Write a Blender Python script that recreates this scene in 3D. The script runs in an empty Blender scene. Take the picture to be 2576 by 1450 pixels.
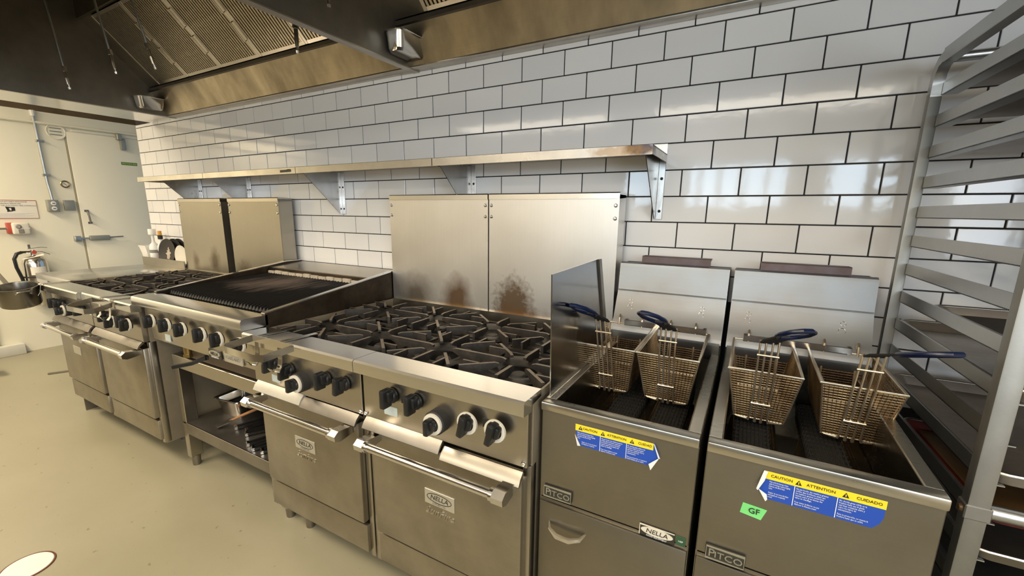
import bpy, bmesh, math, random
from mathutils import Vector, Matrix
random.seed(7)
scene = bpy.context.scene
COL = scene.collection
PI = math.pi

# ------------------------------------------------------------------ camera, world, lights, exposure
cd = bpy.data.cameras.new('camera'); cam = bpy.data.objects.new('camera', cd); COL.objects.link(cam)
F_PX = 1082.689
cd.sensor_fit = 'HORIZONTAL'; cd.sensor_width = 36.0; cd.lens = F_PX / 2576 * 36.0
cd.shift_x = (1288 - 1267.829) / 2576; cd.shift_y = (757.718 - 725) / 2576
cd.clip_start = 0.02
RR = Vector((0.8702, 0.4925, 0.0094)); RD = Vector((0.1083, -0.1727, -0.9790)); RF = Vector((-0.4805, 0.8530, -0.2036))
RF.normalize(); RR = (RR - RF * RR.dot(RF)).normalized(); RD = RF.cross(RR)
mw = Matrix((RR, -RD, -RF)).transposed().to_4x4(); mw.translation = Vector((1.653, -1.832, 1.368))
cam.matrix_world = mw
scene.camera = cam
scene.view_settings.view_transform = 'Standard'; scene.view_settings.look = 'None'
scene.view_settings.exposure = 0.0; scene.view_settings.gamma = 1.0
scene.view_settings.use_curve_mapping = False
w = bpy.data.worlds.new('sky'); scene.world = w; w.use_nodes = True
w.node_tree.nodes['Background'].inputs[0].default_value = (0.55, 0.75, 1.0, 1)
w.node_tree.nodes['Background'].inputs[1].default_value = 0.6

def area(name, loc, size, power, color, aim):
    l = bpy.data.lights.new(name, 'AREA'); l.shape = 'RECTANGLE'; l.size, l.size_y = size
    l.energy = power; l.color = color
    o = bpy.data.objects.new(name, l); COL.objects.link(o); o.location = loc
    o.rotation_euler = (Vector(aim) - Vector(loc)).to_track_quat('-Z', 'Y').to_euler()
    return o
WARM = (1.0, 0.85, 0.64)
DAY = (0.84, 0.92, 1.0)
# daylight coming in through the windows of the wall behind the camera
area('window_daylight', (1.5, -5.45, 1.78), (3.4, .62), 78, (.66, .84, 1.0), (1.5, 0, 1.6))
# added fill daylight through an unseen window put into the right wall
area('side_fill_daylight', (3.34, -2.75, 1.6), (1.1, 1.1), 42, DAY, (0.5, -1.2, 1.2))
# lamps over the dining side of the room
DIN = [(-1.4, -4.4), (1.6, -4.4)]
for lx, ly in DIN:
    area('dining_lamp_light', (lx, ly, 2.63), (2.3, .7), 24, (1.0, .93, .84), (lx, ly, 0))
# warm ceiling lamps of the kitchen (their housings are built further down)
CEIL = [(-3.5, -2.0), (-1.2, -2.3), (1.0, -2.5), (2.6, -2.9)]
for i, (lx, ly) in enumerate(CEIL):
    area('ceiling_lamp_light', (lx, ly, 2.63), (1.15, 0.5), [76, 48, 35, 15][i], WARM, (lx, ly, 0))

# ------------------------------------------------------------------ mesh helpers
class MB:
    def __init__(s): s.bm = bmesh.new()
    def box(s, x0, x1, y0, y1, z0, z1, bev=0.0, seg=2, M=None):
        b = bmesh.new()
        bmesh.ops.create_cube(b, size=1.0)
        for v in b.verts:
            v.co = Vector(((x0 + x1) / 2 + v.co.x * (x1 - x0), (y0 + y1) / 2 + v.co.y * (y1 - y0), (z0 + z1) / 2 + v.co.z * (z1 - z0)))
        if bev > 0:
            bmesh.ops.bevel(b, geom=b.edges[:], offset=bev, segments=seg, affect='EDGES', profile=0.5)
        if M is not None: b.transform(M)
        s.merge(b); return s
    def merge(s, b):
        me = bpy.data.meshes.new('tmp'); b.to_mesh(me); b.free(); s.bm.from_mesh(me); bpy.data.meshes.remove(me)
    def face(s, pts):
        s.bm.faces.new([s.bm.verts.new(p) for p in pts]); return s
    def prism(s, pts, ext):
        e = Vector(ext); a = [s.bm.verts.new(p) for p in pts]; b = [s.bm.verts.new(Vector(p) + e) for p in pts]
        n = len(pts)
        s.bm.faces.new(a); s.bm.faces.new(b[::-1])
        for i in range(n):
            s.bm.faces.new((a[i], b[i], b[(i + 1) % n], a[(i + 1) % n]))
        return s
    def sweep(s, pts, prof, up=(0, 0, 1), closed=False, caps=True, scales=None):
        pts = [Vector(p) for p in pts]; up = Vector(up); n = len(pts); rings = []
        for i, p in enumerate(pts):
            if closed: t = (pts[(i + 1) % n] - pts[i - 1])
            else: t = pts[min(i + 1, n - 1)] - pts[max(i - 1, 0)]
            t.normalize()
            k = 1.0
            if closed or 0 < i < n - 1:
                d0 = (p - pts[i - 1]).normalized(); c = max(0.5, d0.dot(t)); k = 1 / c
            a = t.cross(up)
            if a.length < 1e-3: a = t.cross(Vector((1, 0, 0))) if abs(t.x) < .9 else t.cross(Vector((0, 1, 0)))
            a.normalize(); b = a.cross(t).normalized()
            sc = scales[i] if scales else 1.0
            rings.append([s.bm.verts.new(p + a * (u * sc) * k + b * v * sc) for u, v in prof])
        m = len(prof)
        for i in range(n if closed else n - 1):
            r0, r1 = rings[i], rings[(i + 1) % n]
            for j in range(m):
                s.bm.faces.new((r0[j], r0[(j + 1) % m], r1[(j + 1) % m], r1[j]))
        if caps and not closed:
            s.bm.faces.new(rings[0][::-1]); s.bm.faces.new(rings[-1])
        return s
    def tube(s, pts, r, seg=8, closed=False, up=(0, 0, 1), scales=None):
        prof = [(r * math.cos(2 * PI * i / seg), r * math.sin(2 * PI * i / seg)) for i in range(seg)]
        return s.sweep(pts, prof, up, closed, scales=scales)
    def bar(s, pts, wd, th, up=(0, 0, 1), closed=False):      # wd across, th along up
        return s.sweep(pts, [(-wd / 2, -th / 2), (wd / 2, -th / 2), (wd / 2, th / 2), (-wd / 2, th / 2)], up, closed)
    def cyl(s, p0, p1, r0, r1=None, seg=16):
        r1 = r0 if r1 is None else r1
        p0, p1 = Vector(p0), Vector(p1); t = (p1 - p0).normalized()
        a = t.orthogonal().normalized(); b = t.cross(a)
        A = []; B = []
        for i in range(seg):
            d = a * math.cos(2 * PI * i / seg) + b * math.sin(2 * PI * i / seg)
            A.append(s.bm.verts.new(p0 + d * r0)); B.append(s.bm.verts.new(p1 + d * r1))
        for i in range(seg): s.bm.faces.new((A[i], A[(i + 1) % seg], B[(i + 1) % seg], B[i]))
        s.bm.faces.new(A[::-1]); s.bm.faces.new(B)
        return s
    def lathe(s, prof, M=None, seg=24, arc=None):
        M = M or Matrix(); rings = []
        for r, z in prof:
            if r < 1e-6: rings.append([s.bm.verts.new(M @ Vector((0, 0, z)))])
            else: rings.append([s.bm.verts.new(M @ Vector((r * math.cos(2 * PI * i / seg), r * math.sin(2 * PI * i / seg), z))) for i in range(seg)])
        for a, b in zip(rings, rings[1:]):
            for i in range(seg):
                j = (i + 1) % seg
                if len(a) == 1 and len(b) == 1: continue
                if len(a) == 1: s.bm.faces.new((a[0], b[i], b[j]))
                elif len(b) == 1: s.bm.faces.new((a[i], a[j], b[0]))
                else: s.bm.faces.new((a[i], a[j], b[j], b[i]))
        return s
    def mesh(s, name, mat, off=(0, 0, 0), ang=35):
        bmesh.ops.recalc_face_normals(s.bm, faces=s.bm.faces[:])
        o = Vector(off)
        if o.length: bmesh.ops.translate(s.bm, verts=s.bm.verts[:], vec=-o)
        for f in s.bm.faces: f.smooth = True
        me = bpy.data.meshes.new(name); s.bm.to_mesh(me); s.bm.free()
        me.set_sharp_from_angle(angle=math.radians(ang))
        if mat: me.materials.append(mat)
        return me

BASE = {}
def link(o): COL.objects.link(o); return o
def thing(name, label, cat, loc=(0, 0, 0), rotz=0.0, group=None, local=False):
    o = link(bpy.data.objects.new(name, None)); o.empty_display_size = 0.05
    o.location = loc; o.rotation_euler = (0, 0, rotz)
    o['label'] = label; o['category'] = cat
    if group: o['group'] = group
    BASE[o.name] = Vector((0, 0, 0)) if local else Vector(loc)
    return o
def tag(o, label, cat, group=None):
    o['label'] = label; o['category'] = cat
    if group: o['group'] = group
    return o
def obj(name, mb, mat, parent=None, label=None, kind=None, ang=35):
    base = BASE[parent.name] if parent else Vector((0, 0, 0))
    o = link(bpy.data.objects.new(name, mb.mesh(name, mat, base, ang)))
    if parent: o.parent = parent
    BASE[o.name] = base
    if label: o['label'] = label
    if kind: o['kind'] = kind
    return o
def solo(name, mb, mat, loc, label, cat, group=None):       # a thing that is one mesh
    o = link(bpy.data.objects.new(name, mb.mesh(name, mat, loc))); o.location = loc
    BASE[o.name] = Vector(loc)
    return tag(o, label, cat, group)
def inst(name, me, parent, loc, rot=(0, 0, 0), mat=None):    # shared mesh, placed at a world point under its parent
    o = link(bpy.data.objects.new(name, me))
    base = BASE[parent.name] if parent else Vector((0, 0, 0))
    o.location = Vector(loc) - base; o.rotation_euler = rot
    if parent: o.parent = parent
    BASE[o.name] = base
    return o
def struct(name, mb, mat, parent=None):
    o = obj(name, mb, mat, parent); o['kind'] = 'structure'; return o
def copy_tree(o, parent=None):
    c = o.copy(); link(c)
    BASE[c.name] = BASE.get(o.name, Vector())
    if parent: c.parent = parent
    for ch in list(o.children): copy_tree(ch, c)
    return c

def text(name, s, size, mat, parent, loc, rot=(PI / 2, 0, 0), ext=0.0006, align='CENTER', xs=1.0, label=None, res=2, shear=0.0):
    cu = bpy.data.curves.new('txt', 'FONT'); cu.body = s; cu.size = size; cu.extrude = ext
    cu.align_x = align; cu.align_y = 'CENTER'; cu.resolution_u = res; cu.shear = shear
    t = link(bpy.data.objects.new('txt', cu))
    dg = bpy.context.evaluated_depsgraph_get()
    me = bpy.data.meshes.new_from_object(t.evaluated_get(dg)); me.name = name
    bpy.data.objects.remove(t); bpy.data.curves.remove(cu)
    me.materials.clear(); me.materials.append(mat)
    o = inst(name, me, parent, loc, rot); o.scale = (xs, 1, 1)
    if label: o['label'] = label
    return o

def RX(a): return Matrix.Rotation(a, 4, 'X')
def RY(a): return Matrix.Rotation(a, 4, 'Y')
def RZ(a): return Matrix.Rotation(a, 4, 'Z')
def T(*v): return Matrix.Translation(Vector(v))

# ------------------------------------------------------------------ materials
class NT:
    def __init__(s, name):
        s.m = bpy.data.materials.new(name); s.m.use_nodes = True
        s.nt = s.m.node_tree; s.b = s.nt.nodes['Principled BSDF']; s.N = s.nt.nodes; s.L = s.nt.links
        s.tc = s.N.new('ShaderNodeTexCoord')
    def set(s, **k):
        for a, v in k.items():
            a = a.replace('_', ' ')
            if hasattr(v, 'is_output') or isinstance(v, bpy.types.NodeSocket): s.L.new(v, s.b.inputs[a])
            else: s.b.inputs[a].default_value = (*v, 1) if isinstance(v, tuple) and len(v) == 3 and a != 'Normal' else v
        return s
    def vec(s, scale=(1, 1, 1), coord='Object', rot=(0, 0, 0)):
        mp = s.N.new('ShaderNodeMapping'); mp.inputs['Scale'].default_value = scale; mp.inputs['Rotation'].default_value = rot
        s.L.new(s.tc.outputs[coord], mp.inputs['Vector']); return mp.outputs[0]
    def noise(s, scale, vec=None, detail=4, rough=.55, dist=0):
        n = s.N.new('ShaderNodeTexNoise'); n.inputs['Scale'].default_value = scale
        n.inputs['Detail'].default_value = detail; n.inputs['Roughness'].default_value = rough; n.inputs['Distortion'].default_value = dist
        s.L.new(vec if vec else s.tc.outputs['Object'], n.inputs['Vector']); return n.outputs['Fac']
    def ramp(s, fac, stops, interp='LINEAR'):
        r = s.N.new('ShaderNodeValToRGB'); r.color_ramp.interpolation = interp; e = r.color_ramp.elements
        while len(e) < len(stops): e.new(0.5)
        for el, (p, c) in zip(e, stops):
            el.position = p; el.color = (c, c, c, 1) if isinstance(c, (int, float)) else (*c, 1)
        s.L.new(fac, r.inputs[0]); return r.outputs[0]
    def mix(s, fac, a, b, mode='MIX'):
        n = s.N.new('ShaderNodeMix'); n.data_type = 'RGBA'; n.blend_type = mode
        for sock, v in ((n.inputs[0], fac), (n.inputs[6], a), (n.inputs[7], b)):
            if isinstance(v, bpy.types.NodeSocket): s.L.new(v, sock)
            elif isinstance(v, tuple): sock.default_value = (*v, 1)
            else: sock.default_value = v
        return n.outputs[2]
    def math(s, op, a, b=0.0, clamp=False):
        n = s.N.new('ShaderNodeMath'); n.operation = op; n.use_clamp = clamp
        for i, v in ((0, a), (1, b)):
            if isinstance(v, bpy.types.NodeSocket): s.L.new(v, n.inputs[i])
            else: n.inputs[i].default_value = v
        return n.outputs[0]
    def bump(s, h, strength=.1, dist=.01):
        n = s.N.new('ShaderNodeBump'); n.inputs['Strength'].default_value = strength; n.inputs['Distance'].default_value = dist
        s.L.new(h, n.inputs['Height']); s.L.new(n.outputs[0], s.b.inputs['Normal']); return s
    def blob(s, c, r, soft=.5, ns=14, na=.45):      # soft mask of a stain with its own shape, in object coordinates
        sub = s.N.new('ShaderNodeVectorMath'); sub.operation = 'SUBTRACT'; s.L.new(s.tc.outputs['Object'], sub.inputs[0]); sub.inputs[1].default_value = c
        dv = s.N.new('ShaderNodeVectorMath'); dv.operation = 'DIVIDE'; s.L.new(sub.outputs[0], dv.inputs[0]); dv.inputs[1].default_value = r
        ln = s.N.new('ShaderNodeVectorMath'); ln.operation = 'LENGTH'; s.L.new(dv.outputs[0], ln.inputs[0])
        nz = s.noise(ns, detail=5)
        v = s.math('ADD', ln.outputs['Value'], s.math('MULTIPLY', s.math('SUBTRACT', nz, .5), na * 2))
        return s.ramp(v, [(1 - soft, 1.0), (1.0, 0.0)])

def plain(name, col, rough=.5, metal=0.0, var=.12, ns=6, bump=0, coat=0):
    n = NT(name); f = n.noise(ns)
    n.set(Base_Color=n.mix(f, tuple(max(0, c * (1 - var)) for c in col), tuple(min(1, c * (1 + var)) for c in col)), Roughness=rough, Metallic=metal)
    if coat: n.set(Coat_Weight=coat)
    if bump: n.bump(n.noise(ns * 12), bump, .004)
    return n.m
def steel(name, col=(.60, .585, .55), rough=.3, axis='x', var=.16, grime=0.0, gcol=(.10, .07, .04), scratch=.025, blobs=(), gscale=5):
    n = NT(name)
    sc = {'x': (2, 160, 160), 'z': (160, 160, 2), 'y': (160, 2, 160)}[axis]
    br = n.noise(1.0, n.vec(sc), 3, .6)
    big = n.noise(2.2, detail=5)
    c = n.mix(n.ramp(big, [(.3, 0.0), (.7, 1.0)]), tuple(x * (1 - var) for x in col), tuple(min(1, x * (1 + var * .5)) for x in col))
    c = n.mix(n.math('MULTIPLY', br, .22), c, tuple(x * .72 for x in col))
    met = 1.0
    r = n.math('ADD', n.math('MULTIPLY', br, .06), n.math('MULTIPLY', big, .14))
    r = n.math('ADD', r, rough - .10)
    if grime:
        g = n.ramp(n.noise(gscale, detail=5, rough=.6), [(.42 - grime * .25, 0.0), (.92 - grime * .3, 1.0)])
        c = n.mix(n.math('MULTIPLY', g, min(1, .35 + grime * .6)), c, gcol)
        r = n.math('ADD', r, n.math('MULTIPLY', g, .12))
    for (cc, rr, colr, st, kw) in blobs:
        bm_ = n.math('MULTIPLY', n.blob(cc, rr, **kw), st)
        c = n.mix(bm_, c, colr); r = n.math('ADD', r, n.math('MULTIPLY', bm_, .08))
    n.set(Base_Color=c, Metallic=met, Roughness=r)
    n.bump(br, scratch, .0015)
    return n.m

M = {}
M['steel'] = steel('brushed_steel', (.48, .445, .385))
M['steel_door'] = steel('oven_door_steel', (.41, .375, .31), .36, 'x', .14, .12)
M['steel_dark'] = steel('dull_dark_steel', (.34, .32, .29), .38, 'x', .2, .3)
M['steel_bright'] = steel('bright_steel', (.74, .73, .71), .2, 'x', .06)
M['steel_z'] = steel('upright_brushed_steel', (.45, .42, .36), .3, 'z')
M['chrome'] = plain('chrome', (.66, .64, .61), .16, 1.0, .05)
M['rail'] = steel('plate_rail_steel', (.70, .69, .67), .2, 'x', .08, 0, scratch=.03)
n = NT('hood_steel'); refl_streaks = n.ramp(n.noise(1.0, n.vec((4.5, 4.5, .6)), 4, .6), [(.3, 0.0), (.7, 1.0)]); br = n.noise(1.0, n.vec((2, 160, 160)), 3)
n.set(Base_Color=n.mix(n.math('MULTIPLY', br, .2), n.mix(refl_streaks, (.23, .195, .14), (.54, .465, .345)), (.2, .17, .12)), Metallic=1.0, Roughness=n.math('ADD', n.math('MULTIPLY', refl_streaks, -.12), .48))  # light and dark upright streaks: reflections painted into the hood colour
n.bump(br, .02, .0015); M['hood'] = n.m
M['hood_dark'] = steel('greasy_hood_steel', (.30, .275, .235), .45, 'z', .2, .2, (.10, .085, .06))
M['hood_lip'] = steel('hood_lip_steel', (.52, .48, .42), .3, 'x', .12, .05)
M['baffle'] = steel('baffle_steel', (.42, .37, .29), .34, 'z', .18, .2, (.12, .09, .05))
M['shelf'] = steel('shelf_steel', (.58, .56, .52), .3, 'x', .12, .08)
M['bracket'] = steel('bracket_steel', (.52, .52, .51), .22, 'z', .14, .22, (.20, .11, .05))
M['fryer'] = steel('fryer_steel', (.31, .285, .235), .38, 'x', .2, .16, (.20, .17, .12))
M['fryer_back'] = steel('fryer_flue_steel', (.25, .275, .305), .46, 'x', .1, .1, (.33, .25, .17))
M['fryer_rim'] = steel('fryer_rim_steel', (.56, .53, .46), .27, 'x', .08, .12, (.3, .24, .14))
M['tank'] = steel('oily_tank_steel', (.22, .20, .16), .25, 'y', .3, .4, (.03, .022, .012))
M['guard'] = steel('splash_guard_steel', (.42, .43, .44), .16, 'z', .16, .2, (.16, .11, .07))
M['alu'] = plain('rack_aluminium', (.50, .51, .51), .36, 1.0, .12, 9, .08)
M['alu_up'] = plain('rack_upright_aluminium', (.32, .315, .295), .5, 1.0, .18, 14, .03)
M['pan_alu'] = steel('sheet_pan_aluminium', (.46, .42, .37), .42, 'x', .25, .35, (.12, .07, .035))
M['pan_rim'] = plain('pan_rim', (.40, .38, .35), .35, 1.0, .2, 20)
M['cast'] = plain('cast_iron', (.030, .027, .024), .52, 0.25, .45, 16, .35)
n = NT('cast_iron_grate')
wear = n.ramp(n.noise(22, detail=7), [(.42, 0.0), (.72, 1.0)])
ge = n.N.new('ShaderNodeNewGeometry'); sx_ = n.N.new('ShaderNodeSeparateXYZ'); n.L.new(ge.outputs['True Normal'], sx_.inputs[0])
so_ = n.N.new('ShaderNodeSeparateXYZ'); n.L.new(n.tc.outputs['Object'], so_.inputs[0])
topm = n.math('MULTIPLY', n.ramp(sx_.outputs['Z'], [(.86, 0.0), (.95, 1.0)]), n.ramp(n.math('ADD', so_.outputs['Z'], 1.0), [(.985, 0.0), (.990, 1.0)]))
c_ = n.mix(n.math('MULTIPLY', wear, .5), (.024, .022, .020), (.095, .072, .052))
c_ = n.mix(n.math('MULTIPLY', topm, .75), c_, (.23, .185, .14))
n.set(Base_Color=c_, Roughness=.5, Metallic=.3)
n.bump(n.noise(120), .3, .002); M['grate'] = n.m
M['grate_edge'] = plain('worn_grate_edge', (.17, .135, .10), .42, .5, .3, 18)
M['cooktop'] = plain('burnt_cooktop', (.020, .016, .012), .6, .3, .5, 10, .3)
M['char_side'] = steel('burnt_charbroiler_side', (.13, .10, .07), .45, 'y', .4, .7, (.012, .010, .009), gscale=7)
n = NT('charbroiler_bar'); tcw = n.N.new('ShaderNodeNewGeometry'); vs_ = n.N.new('ShaderNodeVectorMath'); vs_.operation = 'SUBTRACT'; n.L.new(tcw.outputs['Position'], vs_.inputs[0]); vs_.inputs[1].default_value = (-.53, -.43, .97)
vd_ = n.N.new('ShaderNodeVectorMath'); vd_.operation = 'DIVIDE'; n.L.new(vs_.outputs[0], vd_.inputs[0]); vd_.inputs[1].default_value = (.44, .30, .4)
vl_ = n.N.new('ShaderNodeVectorMath'); vl_.operation = 'LENGTH'; n.L.new(vd_.outputs[0], vl_.inputs[0])
vm_ = n.N.new('ShaderNodeVectorMath'); vm_.operation = 'MULTIPLY'; n.L.new(tcw.outputs['Position'], vm_.inputs[0]); vm_.inputs[1].default_value = (38, 6, 6)
nz_ = n.noise(1.0, vm_.outputs[0], 5); nz2_ = n.noise(4.0, tcw.outputs['Position'], 5)
a = n.ramp(n.math('MULTIPLY', n.math('ADD', n.math('ADD', vl_.outputs['Value'], n.math('MULTIPLY', nz_, .9)), n.math('MULTIPLY', nz2_, .9)), .5), [(.52, 1.0), (.80, 0.0)])
n.set(Base_Color=n.mix(a, (.012, .011, .010), (.17, .13, .105)), Roughness=.42, Metallic=.3); n.bump(n.noise(90), .25, .002)
M['bar'] = n.m
M['brick'] = plain('ash_ceramic', (.42, .36, .28), .8, 0, .35, 30, .3)
M['black'] = plain('black_plastic', (.006, .006, .006), .42, 0, .2)
M['matte_black'] = plain('matte_black', (.014, .013, .012), .7, 0, .3)
M['cream_ring'] = plain('cream_dial_ring', (.60, .56, .47), .45, 0, .06)
M['brass'] = plain('brass', (.36, .26, .11), .3, 1.0, .15)
n = NT('white_tile')
oi = n.N.new('ShaderNodeObjectInfo')
n.set(Base_Color=n.mix(oi.outputs['Random'], (.70, .69, .685), (.76, .75, .74)), Roughness=.07, Specular_IOR_Level=.55)
n.bump(n.noise(5.0, n.vec((1, 1, 1))), .04, .02); M['tile'] = n.m
M['grout'] = plain('dark_grout', (.022, .021, .024), .9, 0, .3, 40)
n = NT('painted_concrete_floor')
big = n.noise(.9, detail=6); fine = n.noise(16, detail=8, rough=.7)
spots = n.ramp(n.noise(26, detail=2), [(.70, 0.0), (.735, 1.0)])
c = n.mix(n.ramp(big, [(.3, 0.0), (.7, 1.0)]), (.275, .252, .172), (.345, .32, .228))
c = n.mix(n.math('MULTIPLY', fine, .22), c, (.26, .23, .15))
c = n.mix(n.math('MULTIPLY', spots, .55), c, (.12, .085, .045))
n.set(Base_Color=c, Roughness=n.math('ADD', n.math('MULTIPLY', big, .22), .24), Specular_IOR_Level=.45)
n.bump(n.noise(40), .03, .004); M['floor'] = n.m
M['cream'] = plain('cream_painted_panel', (.80, .755, .60), .36, 0, .05, 2.0, .04)
M['cream2'] = plain('cream_door_paint', (.82, .775, .625), .33, 0, .05, 2.0, .03)
M['pale'] = plain('pale_wall_paint', (.66, .64, .55), .5, 0, .06, 3)
M['room'] = plain('room_wall_paint', (.80, .78, .73), .7, 0, .06, 3)
M['ceil'] = plain('ceiling_paint', (.82, .80, .76), .8, 0, .06, 3)
M['counter'] = plain('added_dark_counter', (.12, .10, .075), .6, 0, .2, 3)
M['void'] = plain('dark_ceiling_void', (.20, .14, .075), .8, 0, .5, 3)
M['white'] = plain('white_plastic', (.72, .71, .67), .35, 0, .05)
M['offwhite'] = plain('offwhite_ceramic', (.66, .62, .52), .3, 0, .08, 8)
M['grey'] = plain('grey_box_metal', (.30, .30, .26), .4, .4, .12, 8)
M['galv'] = plain('galvanised_conduit', (.46, .47, .45), .35, .9, .2, 10)
M['red'] = plain('red_plastic', (.38, .06, .035), .4)
M['handle_blue'] = plain('blue_rubber_grip', (.004, .010, .040), .28, 0, .3, 12)
n = NT('basket_wire'); g = n.ramp(n.noise(9, detail=6), [(.38, 0.0), (.68, 1.0)])
n.set(Base_Color=n.mix(g, (.40, .27, .135), (.10, .052, .022)), Metallic=.85, Roughness=.36); M['wire'] = n.m
n = NT('basket_rod'); g = n.ramp(n.noise(9, detail=6), [(.42, 0.0), (.75, 1.0)])
n.set(Base_Color=n.mix(g, (.74, .65, .50), (.42, .29, .16)), Metallic=.9, Roughness=.3); M['rod'] = n.m
M['oil'] = plain('dark_oil', (.010, .008, .005), .06, 0, .3, 4)
M['rust'] = steel('rusty_flue_hood', (.20, .17, .18), .45, 'x', .3, .5, (.10, .05, .03), gscale=12)
M['yellow'] = plain('yellow_print', (.80, .58, .02), .45, 0, .04)
M['blue'] = plain('blue_print', (.012, .06, .36), .42, 0, .06)
M['paper'] = plain('paper', (.74, .70, .60), .55, 0, .05, 10)
M['peel'] = plain('sticker_back', (.62, .62, .60), .5, 0, .06)
M['ink'] = plain('black_ink', (.012, .012, .012), .5)
M['ink_grey'] = plain('grey_ink', (.20, .19, .17), .55)
M['ink_white'] = plain('white_ink', (.72, .74, .76), .5)
M['green_tape'] = plain('green_tape', (.16, .56, .17), .5, 0, .06)
M['green'] = plain('green_sticker', (.10, .20, .02), .4)
M['dark_green'] = plain('dark_green_sticker', (.025, .075, .035), .4)
M['pale_print'] = plain('pale_green_print', (.42, .50, .16), .5)
M['plate_silver'] = plain('silver_badge', (.60, .58, .52), .3, .8, .08)
M['badge_dark'] = plain('dark_badge', (.05, .05, .04), .4, .5, .2)
M['badge_letters'] = plain('badge_letters', (.44, .42, .36), .35, .8, .1)
M['wood'] = plain('wood', (.42, .20, .075), .5, 0, .2, 12)
M['food'] = plain('fried_crumb', (.36, .11, .03), .6, 0, .4, 30, .4)
M['amber'] = plain('amber_cap', (.60, .30, .04), .4)
M['brown'] = plain('brown_label', (.12, .03, .012), .4)
M['pale_strip'] = plain('worn_pale_strip', (.46, .435, .37), .4, .3, .12, 30, .1)
M['pot'] = steel('saucepan_steel', (.20, .185, .155), .3, 'z', .15)
M['gasket'] = plain('door_gasket', (.34, .31, .22), .6)
M['side'] = plain('greasy_side_panel', (.26, .22, .155), .45, .35, .3, 7)
M['pale_sticker'] = plain('pale_blue_sticker', (.42, .47, .45), .5, 0, .06)
M['clear'] = plain('cloudy_bottle', (.70, .70, .67), .25, 0, .04)
M['drip_brown'] = plain('drip_tray_brown', (.085, .06, .038), .45, .3, .3, 6)
M['tray_brown'] = plain('greasy_brown_tray', (.11, .06, .022), .4, .3, .35, 5)
M['tray_red'] = plain('dark_red_liner', (.09, .012, .010), .5, 0, .35, 8)
M['char_food'] = plain('burnt_crumbs', (.02, .016, .013), .85, 0, .6, 60, .5)
n = NT('emissive_daylight_pane'); n.set(Base_Color=(.8, .9, 1.0), Emission_Color=(.62, .82, 1.0), Emission_Strength=5.0); M['pane'] = n.m
n = NT('lamp_diffuser'); n.set(Base_Color=(1., .95, .85), Emission_Color=(1.0, .82, .55), Emission_Strength=3.0); M['lamp'] = n.m
n = NT('milky_glass'); n.set(Base_Color=(.8, .76, .66), Roughness=.25, Transmission_Weight=.3); M['glass'] = n.m

# stained back panels: stains keep their own place on the panels
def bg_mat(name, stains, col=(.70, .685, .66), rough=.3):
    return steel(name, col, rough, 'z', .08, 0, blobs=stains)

# ------------------------------------------------------------------ room
struct('floor', MB().box(-7, 3.4, -5.5, 2.2, -.1, 0), M['floor'])
struct('ceiling', MB().box(-7, 3.4, -5.5, 2.2, 2.78, 2.85), M['ceil'])
JL, PX, PZ, ZL0 = .0046, .2, .09965, 2.03
wall = struct('wall_back', MB().box(-2.985, 3.3, .004, .14, 0, 2.78), M['grout'])
# tiles of the back wall: running bond, each tile its own piece, proud of the dark joints
def tile_mb(x0, x1, z0, z1): return MB().box(x0, x1, 0.0, .008, z0, z1, .0012, 1)
def pxy(x, y, z):
    d = Vector((x, y, z)) - Vector((1.653, -1.832, 1.368)); c = d.dot(RF)
    return 1267.83 + F_PX * d.dot(RR) / c, 757.72 + F_PX * d.dot(RD) / c
tiles = []
for r in range(0, 14):
    zt = ZL0 - (r - 1) * PZ; zb = zt - PZ
    if r == 0: zt = 2.053
    off = 0 if r % 2 == 0 else .5
    for k in range(-16, 16):
        x0 = (k + off) * PX; x1 = x0 + PX
        x0c = max(x0, -2.985 - JL / 2)
        if x1 < -2.975 or x0 > 2.75: continue
        hidden = (0.02 < x0 and x1 < 1.2 and zt < 1.40) or (-2.10 < x0 and x1 < -.95 and zt < 1.40) or (zt < 1.05 and x1 < 2.0)
        if hidden: continue
        u0, v0 = pxy(x0c, 0, zt); u1, v1 = pxy(x1, 0, zb); um, vm = (u0 + u1) / 2, (v0 + v1) / 2
        a = abs((u1 - u0) * (v1 - v0)) if (-80 < um < 2700 and -60 < vm < 1450) else 0
        tiles.append((a, x0c + JL / 2, x1 - JL / 2, zb + JL / 2, zt - (JL / 2 if r else 0), r))
tiles.sort(reverse=True)
shared = {}
rest = MB()
for i, (a, x0, x1, z0, z1, r) in enumerate(tiles):
    if i < 298 and a > 0:
        key = (round(x1 - x0, 4), round(z1 - z0, 4))
        if key not in shared: shared[key] = tile_mb(-(x1 - x0) / 2, (x1 - x0) / 2, -(z1 - z0) / 2, (z1 - z0) / 2).mesh('tile', M['tile'])
        inst('tile', shared[key], wall, ((x0 + x1) / 2, random.uniform(-.0003, .0003), (z0 + z1) / 2), (random.uniform(-.0022, .0022), 0, random.uniform(-.0016, .0016)))
    else: rest.box(x0, x1, 0, .008, z0, z1)
obj('tile_remainder', rest, M['tile'], wall, kind='stuff')
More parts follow.
